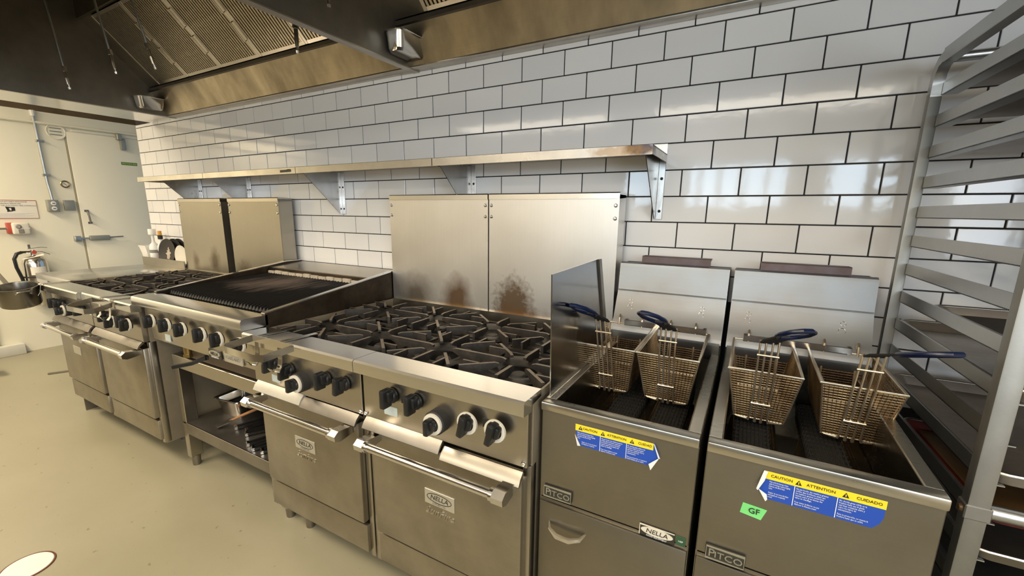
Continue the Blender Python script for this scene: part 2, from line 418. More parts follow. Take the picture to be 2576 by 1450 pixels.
# far cooler wall, its step, its kerb and the dark void over it
cw = struct('wall_left', MB().box(-4.42, -4.3, -5.5, 2.2, 0, 2.25), M['cream'])
struct('wall_side', MB().box(-4.30, -4.275, -3.5, -.80, .1, 1.36, .004), M['pale'])
struct('baseboard_left', MB().box(-4.30, -4.225, -3.5, -.655, 0, .10, .006), M['pale'])
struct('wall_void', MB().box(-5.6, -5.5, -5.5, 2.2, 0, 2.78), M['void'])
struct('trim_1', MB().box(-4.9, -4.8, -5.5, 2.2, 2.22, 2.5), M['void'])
struct('wall_end', MB().box(-7, -2.985, 2.1, 2.2, 0, 2.78), M['cream'])
rw = MB()
for (y0, y1, z0, z1) in ((-5.5, -3.35, 0, 2.78), (-2.15, .14, 0, 2.78), (-3.35, -2.15, 0, 1.0), (-3.35, -2.15, 2.2, 2.78)): rw.box(3.3, 3.4, y0, y1, z0, z1)
struct('wall_right', rw, M['room'])
w2 = struct('window_added', MB().box(3.31, 3.33, -3.35, -2.15, 1.0, 1.05).box(3.31, 3.33, -3.35, -2.15, 2.15, 2.2), M['white'])  # unseen window, added as the opening for the side fill light
obj('mullion', MB().box(3.305, 3.335, -2.78, -2.72, 1.05, 2.15), M['white'], w2)
fw = MB()
for (x0, x1, z0, z1) in ((-7, -.2, 0, 2.78), (3.2, 3.4, 0, 2.78), (-.2, 3.2, 0, 1.45), (-.2, 3.2, 2.12, 2.78)):
    fw.box(x0, x1, -5.4, -5.28, z0, z1)
struct('wall_front', fw, M['room'])
struct('wall_added_counter', MB().box(-4.3, 3.2, -3.45, -3.35, 0, 1.12).box(-4.3, 3.2, -3.5, -3.2, 1.12, 1.15), M['counter'])  # unseen counter, added so the oven and fryer fronts mirror something dark
win = struct('window_1', MB().box(-.2, 3.2, -5.36, -5.33, 1.45, 1.5).box(-.2, 3.2, -5.36, -5.33, 2.07, 2.12), M['white'])
for i_, x in enumerate((-.2, .28, .89, 1.16, 1.44, 1.74, 2.0, 3.15)):
    obj('mullion', MB().box(x, x + (.06 if i_ not in (1, 6) else .5), -5.36, -5.32, 1.5, 2.07), M['white'], win)
for i, (lx, ly) in enumerate(DIN):
    t = thing('ceiling_light', 'long neutral ceiling light panel over the %s of the dining side' % ('left', 'right')[i], 'light', (lx, ly, 2.70))
    obj('housing', MB().box(lx - 1.2, lx + 1.2, ly - .4, ly + .4, 2.68, 2.78), M['white'], t)
    obj('diffuser', MB().box(lx - 1.17, lx + 1.17, ly - .37, ly + .37, 2.655, 2.68), M['lamp'], t)
for i, (lx, ly) in enumerate(CEIL):
    t = thing('ceiling_light', 'flat warm ceiling light panel over the %s of the kitchen aisle' % ('far left end', 'left half', 'right half', 'right end')[i], 'light', (lx, ly, 2.70))
    obj('housing', MB().box(lx - .62, lx + .62, ly - .3, ly + .3, 2.68, 2.78), M['white'], t)
    obj('diffuser', MB().box(lx - .6, lx + .6, ly - .28, ly + .28, 2.655, 2.68), M['lamp'], t)

# ------------------------------------------------------------------ exhaust hoods
def flat(mb, *pts): return mb.face(pts)
FY0, FZ0, FY1, FZ1 = -.15, 2.235, -.485, 2.57
def hood(label, x0, x1, left_flange):
    t = thing('exhaust_hood', label, 'hood', (x0, -.1, 2.05))
    obj('rear_panel', MB().prism([(x0, -.062, 2.056), (x0, -.152, FZ0 - .012), (x0, -.14, FZ0 - .012), (x0, -.05, 2.056)], (x1 - x0, 0, 0)), M['hood'], t)
    obj('rear_lip', MB().box(x0, x1, -.066, -.001, 2.050, 2.058, .001), M['hood_lip'], t)
    d = Vector((0, FY1 - FY0, FZ1 - FZ0)).normalized(); nrm = Vector((0, d.z, -d.y))
    g = MB(); g.prism([(x0, FY0 + .03, FZ0 - .03), (x0, FY0 - .012, FZ0 - .03), (x0, FY0 - .012, FZ0 - .012), (x0, FY0 + .03, FZ0 + .008)], (x1 - x0, 0, 0))
    obj('grease_trough', g, M['hood_dark'], t)
    nf = 5
    f0 = x0 + .186 if left_flange else x0 + .19
    if not left_flange: nf = 6
    f1 = min(f0 + nf * .404, x1)
    p0 = Vector((0, FY0, FZ0)) - nrm * -.03; p1 = p0 + d * .47
    for a, b in ((x0, f0), (f1, x1)):
        if b > a + .01:
            fl = MB()
            q = [Vector((a, FY0, FZ0)), Vector((a, FY0, FZ0)) + d * .47, Vector((a, FY0, FZ0)) + d * .47 + nrm * .01, Vector((a, FY0, FZ0)) + nrm * .01]
            fl.prism(q, (b - a, 0, 0))
            obj('filler_panel', fl, M['hood_dark'], t)
    top = Vector((0, FY0, FZ0)) + d * .47
    obj('plenum_panel', MB().prism([(x0, top.y, top.z), (x0, top.y - .02, top.z), (x0, top.y - .02, 2.76), (x0, top.y, 2.76)], (x1 - x0, 0, 0)), M['hood_dark'], t)
    obj('top_panel', MB().box(x0, x1, -1.3, -.13, 2.74, 2.76), M['hood_dark'], t)
    obj('front_panel', MB().box(x0, x1, -1.315, -1.3, 2.05, 2.76), M['hood'], t)
    obj('end_panel', MB().box(x0, x0 + .012, -1.3, -.001, 2.05, 2.76), M['hood_dark'], t)
    obj('end_panel', MB().box(x1 - .012, x1, -1.3, -.001, 2.05, 2.76), M['hood_dark'], t)
    obj('end_rim', MB().box(x0 - .001, x0 + .018, -1.3, -.001, 2.046, 2.051), M['hood_lip'], t)
    obj('end_rim', MB().box(x1 - .018, x1 + .001, -1.3, -.001, 2.046, 2.051), M['hood_lip'], t)
    if left_flange:
        obj('closure_panel', MB().box(-2.69, x0 - .002, -1.3, -.001, 2.05, 2.062), M['steel_bright'], t)
        obj('closure_panel', MB().box(-2.69, -2.68, -1.3, -.001, 2.062, 2.6), M['hood'], t)
    # filters are lifted in and out: things of their own
    return t, f0, nf, d, nrm
H1, f10, nf1, D, NRM = hood('left stainless canopy exhaust hood over the far range and charbroiler', -2.31, .103, True)
H2, f20, nf2, _, _ = hood('right stainless canopy exhaust hood beyond the dividing panel, over the fryers', .105, 3.25, False)
# one filter built in its own plane: x across, y up the slope, z out of the face
slat_me = MB().prism([(-.0085, 0, 0), (-.006, 0, .012), (.006, 0, .012), (.0085, 0, 0)], (0, .43, 0)).mesh('baffle', M['baffle'])
RF_M = Matrix((Vector((1, 0, 0)), D, Vector((1, 0, 0)).cross(D))).transposed()
rotf = RF_M.to_euler()
def filt(x, i, lab):
    t = link(bpy.data.objects.new('baffle_filter', None)); t.empty_display_size = .05
    t.location = (x, FY0, FZ0); t.rotation_euler = rotf
    BASE[t.name] = Vector((0, 0, 0)); tag(t, lab, 'filter', 'baffle filters in the exhaust hoods')
    s = 1 if (Vector((1, 0, 0)).cross(D)).dot(NRM) < 0 else 1
    fr = MB().box(0, .020, .005, .465, -.004, .016, .002, 1).box(.384, .404, .005, .465, -.004, .016, .002, 1)
    fr.box(.02, .384, .005, .022, -.004, .014).box(.02, .384, .448, .465, -.004, .014)
    obj('filter_frame', fr, M['hood_lip'], t)
    obj('filter_backing', MB().box(.02, .384, .02, .45, -.004, -.001), M['matte_black'], t)
    for k in range(17):
        inst('baffle', slat_me, t, (.031 + k * .0214, .02, 0))
    for yy in (.15, .3):
        obj('filter_handle', MB().tube([(.395, yy - .05, .014), (.395, yy - .05, .03), (.395, yy + .05, .03), (.395, yy + .05, .014)], .003, 6), M['hood_lip'], t)
    return t
flab1 = ['far left baffle filter next to the end panel', 'second baffle filter from the far left end of the left hood', 'middle baffle filter of the left hood',
         'fourth baffle filter of the left hood, above the hanging nozzle', 'right baffle filter of the left hood, half hidden by the dividing panel']
# face must look down and to the front: flip if the slope normal points up
if RF_M.col[2].z > 0:
    RF_M = Matrix((Vector((-1, 0, 0)), D, Vector((-1, 0, 0)).cross(D))).transposed(); rotf = RF_M.to_euler(); FLIP = True
else: FLIP = False
for i in range(nf1): filt(f10 + i * .404 + (.404 if FLIP else 0), i, flab1[i])
for i in range(2): filt(f20 + i * .404 + (.404 if FLIP else 0), i, ('greasy baffle filter of the right hood next to the dividing panel', 'second baffle filter of the right hood from the dividing panel')[i])
# fire suppression drops (fixed to the hood: parts)
def drop(h, tip, top):
    tip, top = Vector(tip), Vector(top); u = (tip - top).normalized(); L = (tip - top).length
    p = obj('drop_pipe', MB().tube([top, tip - u * .115], .0065, 8), M['galv'], h)
    nz = MB().cyl(tip - u * .118, tip - u * .09, .0125, .0125, 6).cyl(tip - u * .09, tip - u * .055, .009, .009, 10).cyl(tip - u * .055, tip - u * .02, .0105, .0075, 10)
    nz.cyl(tip - u * .02, tip, .005, .004, 8).cyl(tip - u * .004, tip + u * .006, .008, .006, 8)
    obj('nozzle', nz, M['chrome'], p)
drop(H1, (-2.0, -.69, 2.07), (-2.0, -.75, 2.74)); drop(H1, (-1.6, -.6, 2.125), (-1.6, -.68, 2.74))
drop(H1, (-1.26, -.55, 2.115), (-1.26, -.68, 2.74)); drop(H1, (-.132, -.5, 2.035), (-.132, -.5, 2.74)); drop(H2, (.2, -.6, 2.11), (.2, -.6, 2.74))
lt = obj('hood_light', MB().lathe([(0, 0), (.05, .005), (.06, .04), (.062, .1), (.05, .11)], T(-2.2, -.98, 2.58)), M['glass'], H1)
obj('light_socket', MB().lathe([(.064, 0), (.07, .02), (.05, .06), (0, .06)], T(-2.2, -.98, 2.68)), M['galv'], lt)
# grease cups hang on the end panels
def cup(label, x, y0, y1, s, zb):
    t = thing('grease_cup', label, 'grease cup', (x, (y0 + y1) / 2, zb), group='grease cups hooked to the hood panels')
    mb = MB(); n = 8
    def ring(z, inset):
        x0, x1 = sorted((x + s * .006, x + s * (.105 - inset))); a, b = y0 + inset, y1 - inset; r = .03
        pts = []
        for cx, cy, a0 in ((x1 - r, b - r, 0), (x0 + r, b - r, 90), (x0 + r, a + r, 180), (x1 - r, a + r, 270)):
            for k in range(5):
                an = math.radians(a0 + k * 22.5); pts.append(Vector((cx + r * math.cos(an), cy + r * math.sin(an), z)))
        return pts
    rings = [ring(zb + .075, 0), ring(zb + .01, .012), ring(zb, .022)]
    vs = [[mb.bm.verts.new(p) for p in r] for r in rings]
    for a, b in zip(vs, vs[1:]):
        for i in range(len(a)): mb.bm.faces.new((a[i], a[(i + 1) % len(a)], b[(i + 1) % len(b)], b[i]))
    mb.bm.faces.new(vs[-1])
    obj('cup', mb, M['chrome'], t)
    obj('rim', MB().bar([p for p in ring(zb + .076, -.006)], .012, .003, closed=True), M['steel_bright'], t)
cup('stainless grease cup hooked on the dividing panel above the splash-guard end of the range', .119, -.245, -.03, 1, 2.075)
cup('stainless grease cup hooked on the far left end panel of the hood', -2.297, -.27, -.10, 1, 2.07)

# ------------------------------------------------------------------ wall shelves
def shelf(x0, x1, label, brs, seam_rust=False):
    t = thing('wall_shelf', label, 'shelf', ((x0 + x1) / 2, 0, 1.56), group='stainless wall shelves in one row')
    m = M['shelf']
    if seam_rust:
        m = steel('scorched_shelf_steel', (.62, .60, .57), .26, 'x', .1, .03, blobs=[((.42, -.28, .02), (.07, .1, .035), (.05, .035, .05), .92, dict(ns=30)), ((.35, -.28, .015), (.12, .1, .03), (.30, .17, .05), .6, dict(ns=40, na=.7))])
    sh = MB().box(x0 + .001, x1 - .001, -.28, -.001, 1.588, 1.592).box(x0 + .001, x1 - .001, -.281, -.278, 1.56, 1.592).box(x0 + .001, x1 - .001, -.004, -.001, 1.59, 1.63)
    sh.box(x0 + .001, x0 + .004, -.279, -.002, 1.562, 1.59).box(x1 - .004, x1 - .001, -.279, -.002, 1.562, 1.59)
    obj('shelf_board', sh, m, t)
    for bx in brs:
        b = MB().prism([(bx, -.002, 1.588), (bx, -.255, 1.588), (bx, -.255, 1.566), (bx, -.022, 1.345), (bx, -.002, 1.345)], (.003, 0, 0))
        br = obj('bracket', b, M['bracket'], t)
        obj('bracket_flange', MB().box(bx + .003, bx + .028, -.0045, -.001, 1.343, 1.585, .001, 1), M['bracket'], br)
        obj('screw', MB().lathe([(0, .003), (.005, .002), (.006, 0)], T(bx + .016, -.0045, 1.375) @ RX(PI / 2), 10).lathe([(0, .003), (.005, .002), (.006, 0)], T(bx + .016, -.0045, 1.5) @ RX(PI / 2), 10), M['matte_black'], br)
    return t
shelf(.412, 1.342, 'near right wall shelf with a scorched right front corner', (.43, 1.312), True)
shelf(-.522, .41, 'wall shelf between the charbroiler and the near range, brown stained bracket', (-.5,))
shelf(-1.462, -.524, 'second wall shelf from the far left end, over the far range back panels', (-1.44,))
shelf(-2.375, -1.464, 'far left wall shelf next to the end of the tiled wall', (-2.08,))
sj = bpy.data.objects
tt = [o for o in bpy.data.objects if o.name.startswith('wall_shelf')][2]
obj('tape_mark', MB().prism([(-.655, -.2815, 1.568), (-.565, -.2815, 1.569), (-.560, -.2815, 1.575), (-.566, -.2815, 1.584), (-.585, -.2815, 1.5845), (-.60, -.2815, 1.582), (-.655, -.2815, 1.581)], (0, -.001, 0)), M['badge_dark'], tt, label='small dark rubbed tape mark')

# ------------------------------------------------------------------ knobs, shared meshes
def knob_mb():
    mb = MB().lathe([(0, 0), (.024, 0), (.025, -.006), (.022, -.014), (.017, -.018), (0, -.018)], RX(-PI / 2) @ Matrix.Identity(4), 20)
    mb.box(-.0095, .0095, -.048, -.010, -.030, .030, .005, 2)
    mb.box(-.0195, .0195, -.034, -.008, -.012, .024, .007, 2)
    return mb
knob_me = knob_mb().mesh('knob', M['black'])
ring_me = MB().lathe([(.022, -.004), (.0315, -.004), (.032, 0), (.0315, .004), (.022, .004), (.022, -.004)], RX(PI / 2), 28).mesh('dial_ring', M['cream_ring'])
thermo_me = MB().lathe([(0, 0), (.036, 0), (.036, .03), (.030, .034), (0, .034)], RX(PI / 2), 24).mesh('thermostat', M['matte_black'])
mark_me = MB().box(-.0014, .0014, -.0012, .0012, -.006, .006).mesh('pointer', M['cream_ring'])
def knob(par, x, y, z, ring=False, rot=0.0, plate=True):
    k = inst('knob', knob_me, par, (x, y, z), (0, rot, 0))
    if ring:
        r = link(bpy.data.objects.new('dial_ring', ring_me)); r.parent = k; r.location = (0, -.012, 0)
    return k
def thermostat(par, x, y, z, rot=0):
    k = inst('thermostat_knob', thermo_me, par, (x, y, z))
    r = link(bpy.data.objects.new('dial_ring', ring_me)); r.parent = k; r.location = (0, -.036, 0)
    g = link(bpy.data.objects.new('knob', knob_me)); g.parent = k; g.location = (0, -.034, 0); g.rotation_euler = (0, rot, 0); g.scale = (.85, .8, .75)
    return k

# burner grate mesh, centred, top at z=0
def grate_mb(h=.300):
    mb = MB(); a = h / 2
    for i in range(8):
        an = i * PI / 4; d = Vector((math.cos(an), math.sin(an), 0)); pr = Vector((-d.y, d.x, 0))
        ro = a - .006 if i % 2 == 0 else a * 1.22; ri = .042 if i % 2 == 0 else .062
        pts = [d * ri + Vector((0, 0, -.004)), d * (ri + .012) + Vector((0, 0, 0)), d * ro, d * ro + Vector((0, 0, -.036)), d * (ro - .05) + Vector((0, 0, -.034)), d * ri + Vector((0, 0, -.012))]
        mb.prism([p - pr * .005 for p in pts], pr * .010)
    for sx, sy in ((0, 1), (0, -1)):
        for s in (-1, 1):
            d = Vector((sx, sy, 0)); pr = Vector((-sy, sx, 0)); c = pr * (s * .082)
            pts = [c + d * (a - .075) + Vector((0, 0, -.006)), c + d * (a - .065), c + d * (a - .006), c + d * (a - .006) + Vector((0, 0, -.034)), c + d * (a - .04) + Vector((0, 0, -.032))]
            mb.prism([p - pr * .004 for p in pts], pr * .008)
    mb.bar([(a - .008, a - .008, -.033), (-a + .008, a - .008, -.033), (-a + .008, -a + .008, -.033), (a - .008, -a + .008, -.033)], .012, .008, closed=True)
    # shallow bowl ring that ties the fins together
    mb.lathe([(.055, -.036), (.075, -.030), (.105, -.024), (.125, -.028), (.105, -.030), (.075, -.036), (.055, -.040), (.055, -.036)], None, 20)
    return mb
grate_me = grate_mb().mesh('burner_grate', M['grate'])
burner_me = MB().lathe([(0, .012), (.022, .012), (.028, .006), (.030, -.006), (.045, -.010), (.050, -.02), (.046, -.035), (0, -.035)], None, 20).mesh('burner', M['cast'])
bolt_me = MB().lathe([(0, .006), (.005, .0055), (.0075, .003), (.008, 0)], RX(PI / 2), 10).mesh('bolt', M['steel_bright'])

YF = -.895
def nella(par, x0, x1, z0, z1, y, dark=False):
    """oval badge with the maker's lettering"""
    b = obj('name_plate', MB().box(x0, x1, y - .003, y, z0, z1, .001, 1), M['badge_dark'] if dark else M['plate_silver'], par)
    cx, cz = (x0 + x1) / 2, (z0 + z1) / 2; w_, h_ = (x1 - x0), (z1 - z0)
    return b, cx, cz, w_, h_
def range_unit(x0, label, which):
    X = lambda v: x0 + v
    t = thing('gas_range', label, 'range', (x0 + .6, -.5, 0))
    W = 1.21; C = .6045
    body = MB().box(X(.004), X(W - .004), -.862, -.13, .135, .80)
    for a, b in ((.001, .007), (W - .007, W - .001)): obj('side_panel', MB().box(X(a), X(b), -.885, -.10, .135, .90), M['side'], t)
    for a, b in ((0, .026), (C - .026, C - .003), (C + .003, C + .026), (W - .026, W)):
        body.box(X(a), X(b), -.893, -.86, .14, .70, .003, 2)
    body.box(X(.006), X(W - .006), -.14, -.105, .78, .905)
    obj('body', body, M['steel_z'], t)
    obj('cooktop_pan', MB().box(X(.006), X(W - .006), -.86, -.14, .80, .822).box(X(.01), X(W - .01), -.862, -.845, .82, .868), M['cooktop'], t)
    # plate rails
    for i, (a, b) in enumerate(((0.0, C - .001), (C + .001, W))):
        yo = 0.0; ang = 0
        if which == 'far' and i == 0: yo = -.018
        pr = [(X(a), -.842, .905), (X(a), -.938 + yo, .906), (X(a), -.945 + yo, .900), (X(a), -.945 + yo, .866), (X(a), -.9 + yo, .862), (X(a), -.9 + yo, .88), (X(a), -.842, .885)]
        obj('plate_rail', MB().prism(pr, (b - a, 0, 0)), M['rail'], t)
        pn = MB().box(X(a + .004), X(b - .004), -.912, -.87, .704, .885, .002, 1)
        obj('control_panel', pn, M['steel'], t)
    # heat deflector strips
    def defl(a, b, dz=0, mat='steel_bright'):
        p = [(X(a), -.913, .704 + dz), (X(a), -.928, .690 + dz), (X(a), -.938, .672 + dz), (X(a), -.934, .667 + dz), (X(a), -.922, .684 + dz), (X(a), -.905, .697 + dz)]
        obj('heat_deflector', MB().prism(p, (b - a, 0, 0)), M[mat], t)
    if which == 'near':
        defl(.02, .30, .004, 'pale_strip'); defl(.30, C - .02, -.002, 'steel_dark'); defl(C + .015, .93, .003, 'steel_dark'); defl(.935, W - .015, -.012, 'steel')
    else:
        defl(.02, C - .02, 0, 'steel_dark'); defl(C + .02, W - .02, 0, 'steel_dark')
    # oven doors and kick panels
    for i, (a, b) in enumerate(((.030, C - .028), (C + .034, W - .016))):
        d = obj('oven_door', MB().box(X(a), X(b), -.916, -.866, .282, .668, .006, 2), M['steel_door'], t)
        hb = MB()
        for hx in (a + .012, b - .047):
            hb.prism([(X(hx), -.914, .662), (X(hx), -.985, .668), (X(hx), -1.002, .655), (X(hx), -1.0, .638), (X(hx), -.980, .630), (X(hx), -.914, .640)], (.035, 0, 0))
        hb.cyl((X(a + .035), -.983, .650), (X(b - .035), -.983, .650), .0135, None, 18)
        for hx in (a + .046, b - .056): hb.cyl((X(hx), -.983, .650), (X(hx + .010), -.983, .650), .0185, None, 18)
        obj('door_handle', hb, M['chrome'], d)
        if not (which == 'far' and i == 1):
            lx = X(a + (b - a) * (.5 if i else .47)) - .0
            if which == 'far': lx = X(.28)
            pl = obj('name_plate', MB().box(lx - .056, lx + .056, -.9195, -.9155, .482, .532, .001, 1), M['plate_silver'], d)
            if which == 'near':
                el = [(lx + .046 * math.cos(q * PI / 12), -.9195, .509 + .015 * math.sin(q * PI / 12)) for q in range(24)]
                obj('oval', MB().bar(el, .0018, .0018, closed=True, up=(0, 1, 0)), M['badge_dark'], d)
                text('lettering', 'NELLA', .022, M['badge_dark'], d, (lx, -.9198, .509), xs=1.05, shear=.2)
                text('lettering', 'CUTLERY LTD.', .008, M['ink_grey'], d, (lx, -.9198, .4885))
                text('emblem_lettering', 'SunFire', .036, M['steel'], d, (lx - .002, -.9165, .456), ext=.0015, shear=.25)
        obj('kick_panel', MB().box(X(a - .002), X(b + .002), -.905, -.862, .158, .268, .003, 2), M['steel_door'], t)
    # legs
    for lx in ((.10, W - .10) if which == 'near' else (.50, W - .26)):
        for ly in (-.80 if which == 'near' else -.70, -.2):
            obj('leg', MB().cyl((X(lx), ly, .0), (X(lx), ly, .10), .019, .024, 14).cyl((X(lx), ly, .10), (X(lx), ly, .135), .036, .036, 14), M['steel_dark'], t)
    # knobs
    yk = -.912
    if which == 'near':
        for x, z, ring, ro in ((.145, .803, 0, .1), (.239, .795, 0, .1), (.437, .801, 0, 0), (.529, .802, 0, .12), (.74, .808, 0, 0), (.836, .81, 0, 0), (1.036, .803, 1, .25), (1.124, .804, 1, .25)):
            knob(t, X(x), yk - .004 - (.012 if ring else 0), z, ring, ro)
        thermostat(t, X(.309), yk, .764); thermostat(t, X(.923), yk, .773)
        pl = MB()
        for a, b in ((.475, .49), (.775, .80), (1.07, 1.09)): pl.box(X(a), X(b), -.9145, -.911, .79, .815)
        obj('marking_plate', pl, M['matte_black'], t)
        for x in (C - .012, C + .012, W - .014): inst('bolt', bolt_me, t, (X(x), -.9125, .716))
        obj('sticker', MB().box(X(.70), X(.755), -.9132, -.9118, .735, .765), M['pale_sticker'], t, label='small pale blue sticker')
        obj('sticker', MB().box(X(.115), X(.165), -.9132, -.9118, .722, .75), M['pale_sticker'], t, label='pale blue sticker below the left knobs')
    else:
        for x, z, ring, ro in ((.11, .79, 0, .1), (.20, .79, 0, .1), (.40, .79, 0, 0), (.50, .79, 0, 0), (.84, .80, 0, .1), (.955, .785, 1, .2), (1.06, .80, 0, 0), (1.14, .795, 1, .25)):
            knob(t, X(x), yk - .004 - (.012 if ring else 0), z, ring, ro)
        thermostat(t, X(.29), yk, .765); 
    # burners and grates
    gx = .3; gy = .335
    for i in range(4):
        for j in range(2):
            cx = X(.155 + i * .3); cy = -.675 + j * gy
            inst('burner', burner_me, t, (cx, cy, .850))
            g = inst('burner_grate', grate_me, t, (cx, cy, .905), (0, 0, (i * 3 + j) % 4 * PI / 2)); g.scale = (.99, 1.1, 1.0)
    # back panels
    halves = ((0.0, C - .004, 0), (C + .002, W - .012, 1)) if which == 'near' else ((-.02, C - .04, 0), (C + .05, W + .005, 1))
    for a, b, i in halves:
        cz = Vector((x0 + .6, -.5, 0)) # object origin
        def L(wx, wz): return (wx - cz.x, -.125 - cz.y, wz)
        if which == 'near' and i == 0:
            st = [(L(.425, .92), (.11, .3, .17), (.16, .085, .035), .92, dict(soft=.6, ns=12, na=.3)), (L(.425, .875), (.19, .3, .07), (.22, .125, .05), .8, dict(soft=.8, ns=22)),
                  (L(.16, .93), (.15, .3, .15), (.17, .13, .085), .85, dict(soft=.7, ns=12, na=.3)), (L(.30, .865), (.40, .3, .06), (.40, .29, .15), .6, dict(soft=.8))]
        elif which == 'near':
            st = [(L(.74, .93), (.12, .3, .17), (.15, .085, .035), .9, dict(soft=.5, ns=40, na=.5)), (L(.79, .885), (.20, .3, .075), (.22, .115, .045), .85, dict(soft=.8, ns=26)),
                  (L(.95, .88), (.25, .3, .045), (.42, .30, .15), .5, dict(soft=.8))]
        elif i == 0:
            st = [(L(-2.02, .97), (.06, .3, .09), (.12, .085, .05), .7, dict(soft=.8)), (L(-1.75, .99), (.09, .3, .13), (.12, .085, .05), .75, dict(soft=.8))]
        else:
            st = [(L(-1.37, .95), (.10, .3, .09), (.12, .085, .05), .7, dict(soft=.8, ns=25))]
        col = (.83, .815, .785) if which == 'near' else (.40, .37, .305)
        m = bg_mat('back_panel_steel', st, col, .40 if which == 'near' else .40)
        ztop = 1.437 if which == 'near' else 1.432
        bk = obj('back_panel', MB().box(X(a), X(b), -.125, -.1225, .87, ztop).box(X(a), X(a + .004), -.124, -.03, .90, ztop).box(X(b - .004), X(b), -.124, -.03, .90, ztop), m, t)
        cap = [(X(a), -.030, ztop + .008), (X(a), -.122, ztop + .010), (X(a), -.129, ztop + .005), (X(a), -.129, ztop - .016), (X(a), -.126, ztop - .016), (X(a), -.03, ztop - .01)]
        obj('back_panel_cap', MB().prism(cap, (b - a, 0, 0)), M['steel_bright'] if which == 'near' else M['steel'], bk)
        for bx in (a + .012, b - .014):
            for bz in (1.395, 1.345): inst('bolt', bolt_me, bk, (X(bx), -.125, bz))
    return t
RN = range_unit(.003, 'near eight-burner stainless gas range with double oven between charbroiler and fryers', 'near')
RFAR = range_unit(-2.152, 'far left stainless gas range with double oven beyond the charbroiler', 'far')

# ------------------------------------------------------------------ side shelf with low riser left of the far range
t = thing('side_table', 'stainless side table with low back riser left of the far range', 'table', (-2.5, -.45, .85))
obj('table_top', MB().box(-2.87, -2.175, -.80, -.14, .855, .895, .004, 2), M['steel_bright'], t)
obj('back_riser', MB().box(-2.87, -2.175, -.142, -.136, .80, .962), M['steel_z'], t)
obj('ledge', MB().box(-2.87, -2.175, -.136, -.012, .90, .91), M['steel'], t)
obj('wall_bracket', MB().box(-2.84, -2.82, -.7, -.012, .80, .855).box(-2.22, -2.2, -.7, -.012, .80, .855), M['steel_dark'], t)

# things standing behind the riser
def bottle(name, label, x, y, z, prof, group=None):
    t = thing(name, label, 'bottle', (x, y, z), group=group)
    for nm, p, m in prof: obj(nm, MB().lathe(p, T(x, y, z), 20), M[m], t)
    return t
bottle('squeeze_bottle', 'white plastic bottle with grey label rings behind the riser by the wall end', -2.77, -.085, .91,
       [('body', [(0, 0), (.034, 0), (.035, .01), (.035, .13), (.028, .155), (.014, .17), (.014, .18), (0, .18)], 'white'), ('label', [(.0355, .085), (.0358, .086), (.0358, .11), (.0355, .111)], 'ink_grey'),
        ('neck', [(.011, .18), (.011, .235)], 'clear'), ('cap', [(0, .285), (.026, .285), (.028, .28), (.028, .24), (.02, .232), (0, .232)], 'white')], None)
bottle('sauce_bottle', 'dark sauce bottle with amber cap and brown label behind the riser', -2.70, -.06, .91,
       [('body', [(0, 0), (.028, 0), (.028, .14), (.012, .19), (.012, .21), (0, .21)], 'clear'), ('label', [(.0285, .03), (.0288, .031), (.0288, .10), (.0285, .101)], 'brown'),
        ('neck_label', [(.0135, .20), (.0175, .201), (.0175, .232), (.0135, .233)], 'matte_black'), ('cap', [(0, .27), (.014, .27), (.015, .235), (0, .232)], 'amber')])
t = thing('container', 'white flared plastic container left of the squeeze bottle', 'container', (-2.86, -.085, .91))
cont = MB()
for (z0, z1, s0, s1) in ((.0, .07, .035, .05), (.07, .14, .048, .062)):
    ax = [(-s0, -s0, z0), (s0, -s0, z0), (s0, s0, z0), (-s0, s0, z0)]; bx = [(-s1, -s1, z1), (s1, -s1, z1), (s1, s1, z1), (-s1, s1, z1)]
    va = [cont.bm.verts.new(Vector(p) * 1.0 + Vector((-2.86, -.075, .91))) for p in ax]; vb = [cont.bm.verts.new(Vector(p) + Vector((-2.86, -.075, .91))) for p in bx]
    for i in range(4): cont.bm.faces.new((va[i], va[(i + 1) % 4], vb[(i + 1) % 4], vb[i]))
    if z0 == 0: cont.bm.faces.new(va[::-1])
obj('tub', cont, M['white'], t)
obj('rim', MB().bar([(-2.922, -.137, 1.05), (-2.798, -.137, 1.05), (-2.798, -.013, 1.05), (-2.922, -.013, 1.05)], .006, .006, closed=True), M['white'], t)
def disc(name, label, c, r, rotz, tilt, mat, cat, group=None, patch=False):
    Mx = T(*c) @ RZ(rotz) @ RX(PI / 2 + tilt)
    t = thing(name, label, cat, c, group=group)
    obj('plate_body', MB().lathe([(0, 0), (r * .72, 0), (r * .95, .012), (r, .014), (r * .95, .007), (r * .70, -.006), (0, -.006)], Mx, 40), mat, t)
    if patch: obj('grease_patch', MB().prism([Mx @ Vector((u * r, v * r, .0006)) for u, v in ((-.18, -.55), (.1, -.6), (.22, -.35), (.16, -.22), (.32, -.1), (.2, .02), (.12, .0), (.16, .2), (.04, .16), (.05, .36), (-.08, .3), (-.04, .1), (-.2, .12), (-.12, -.05), (-.34, -.14), (-.16, -.26))], (Mx.to_3x3() @ Vector((0, 0, .0006)))), M['brick'], t, label='pale grease stain')
    return t
disc('round_pan', 'dark round pan with a pale grease patch standing behind the riser', (-2.50, -.098, 1.018), .105, .14, -.12, M['cast'], 'pan', None, True)
disc('round_pan', 'first dark round pan leaning behind the grease-patched one', (-2.455, -.072, 1.02), .105, .14, -.12, M['matte_black'], 'pan', None)
disc('round_pan', 'rearmost dark round pan against the far range back panel', (-2.425, -.05, 1.02), .105, .14, -.12, M['matte_black'], 'pan', None)
disc('white_plate', 'off-white plate leaning against the left edge of the far range back panel', (-2.262, -.104, .994), .088, .05, -.03, M['offwhite'], 'plate')

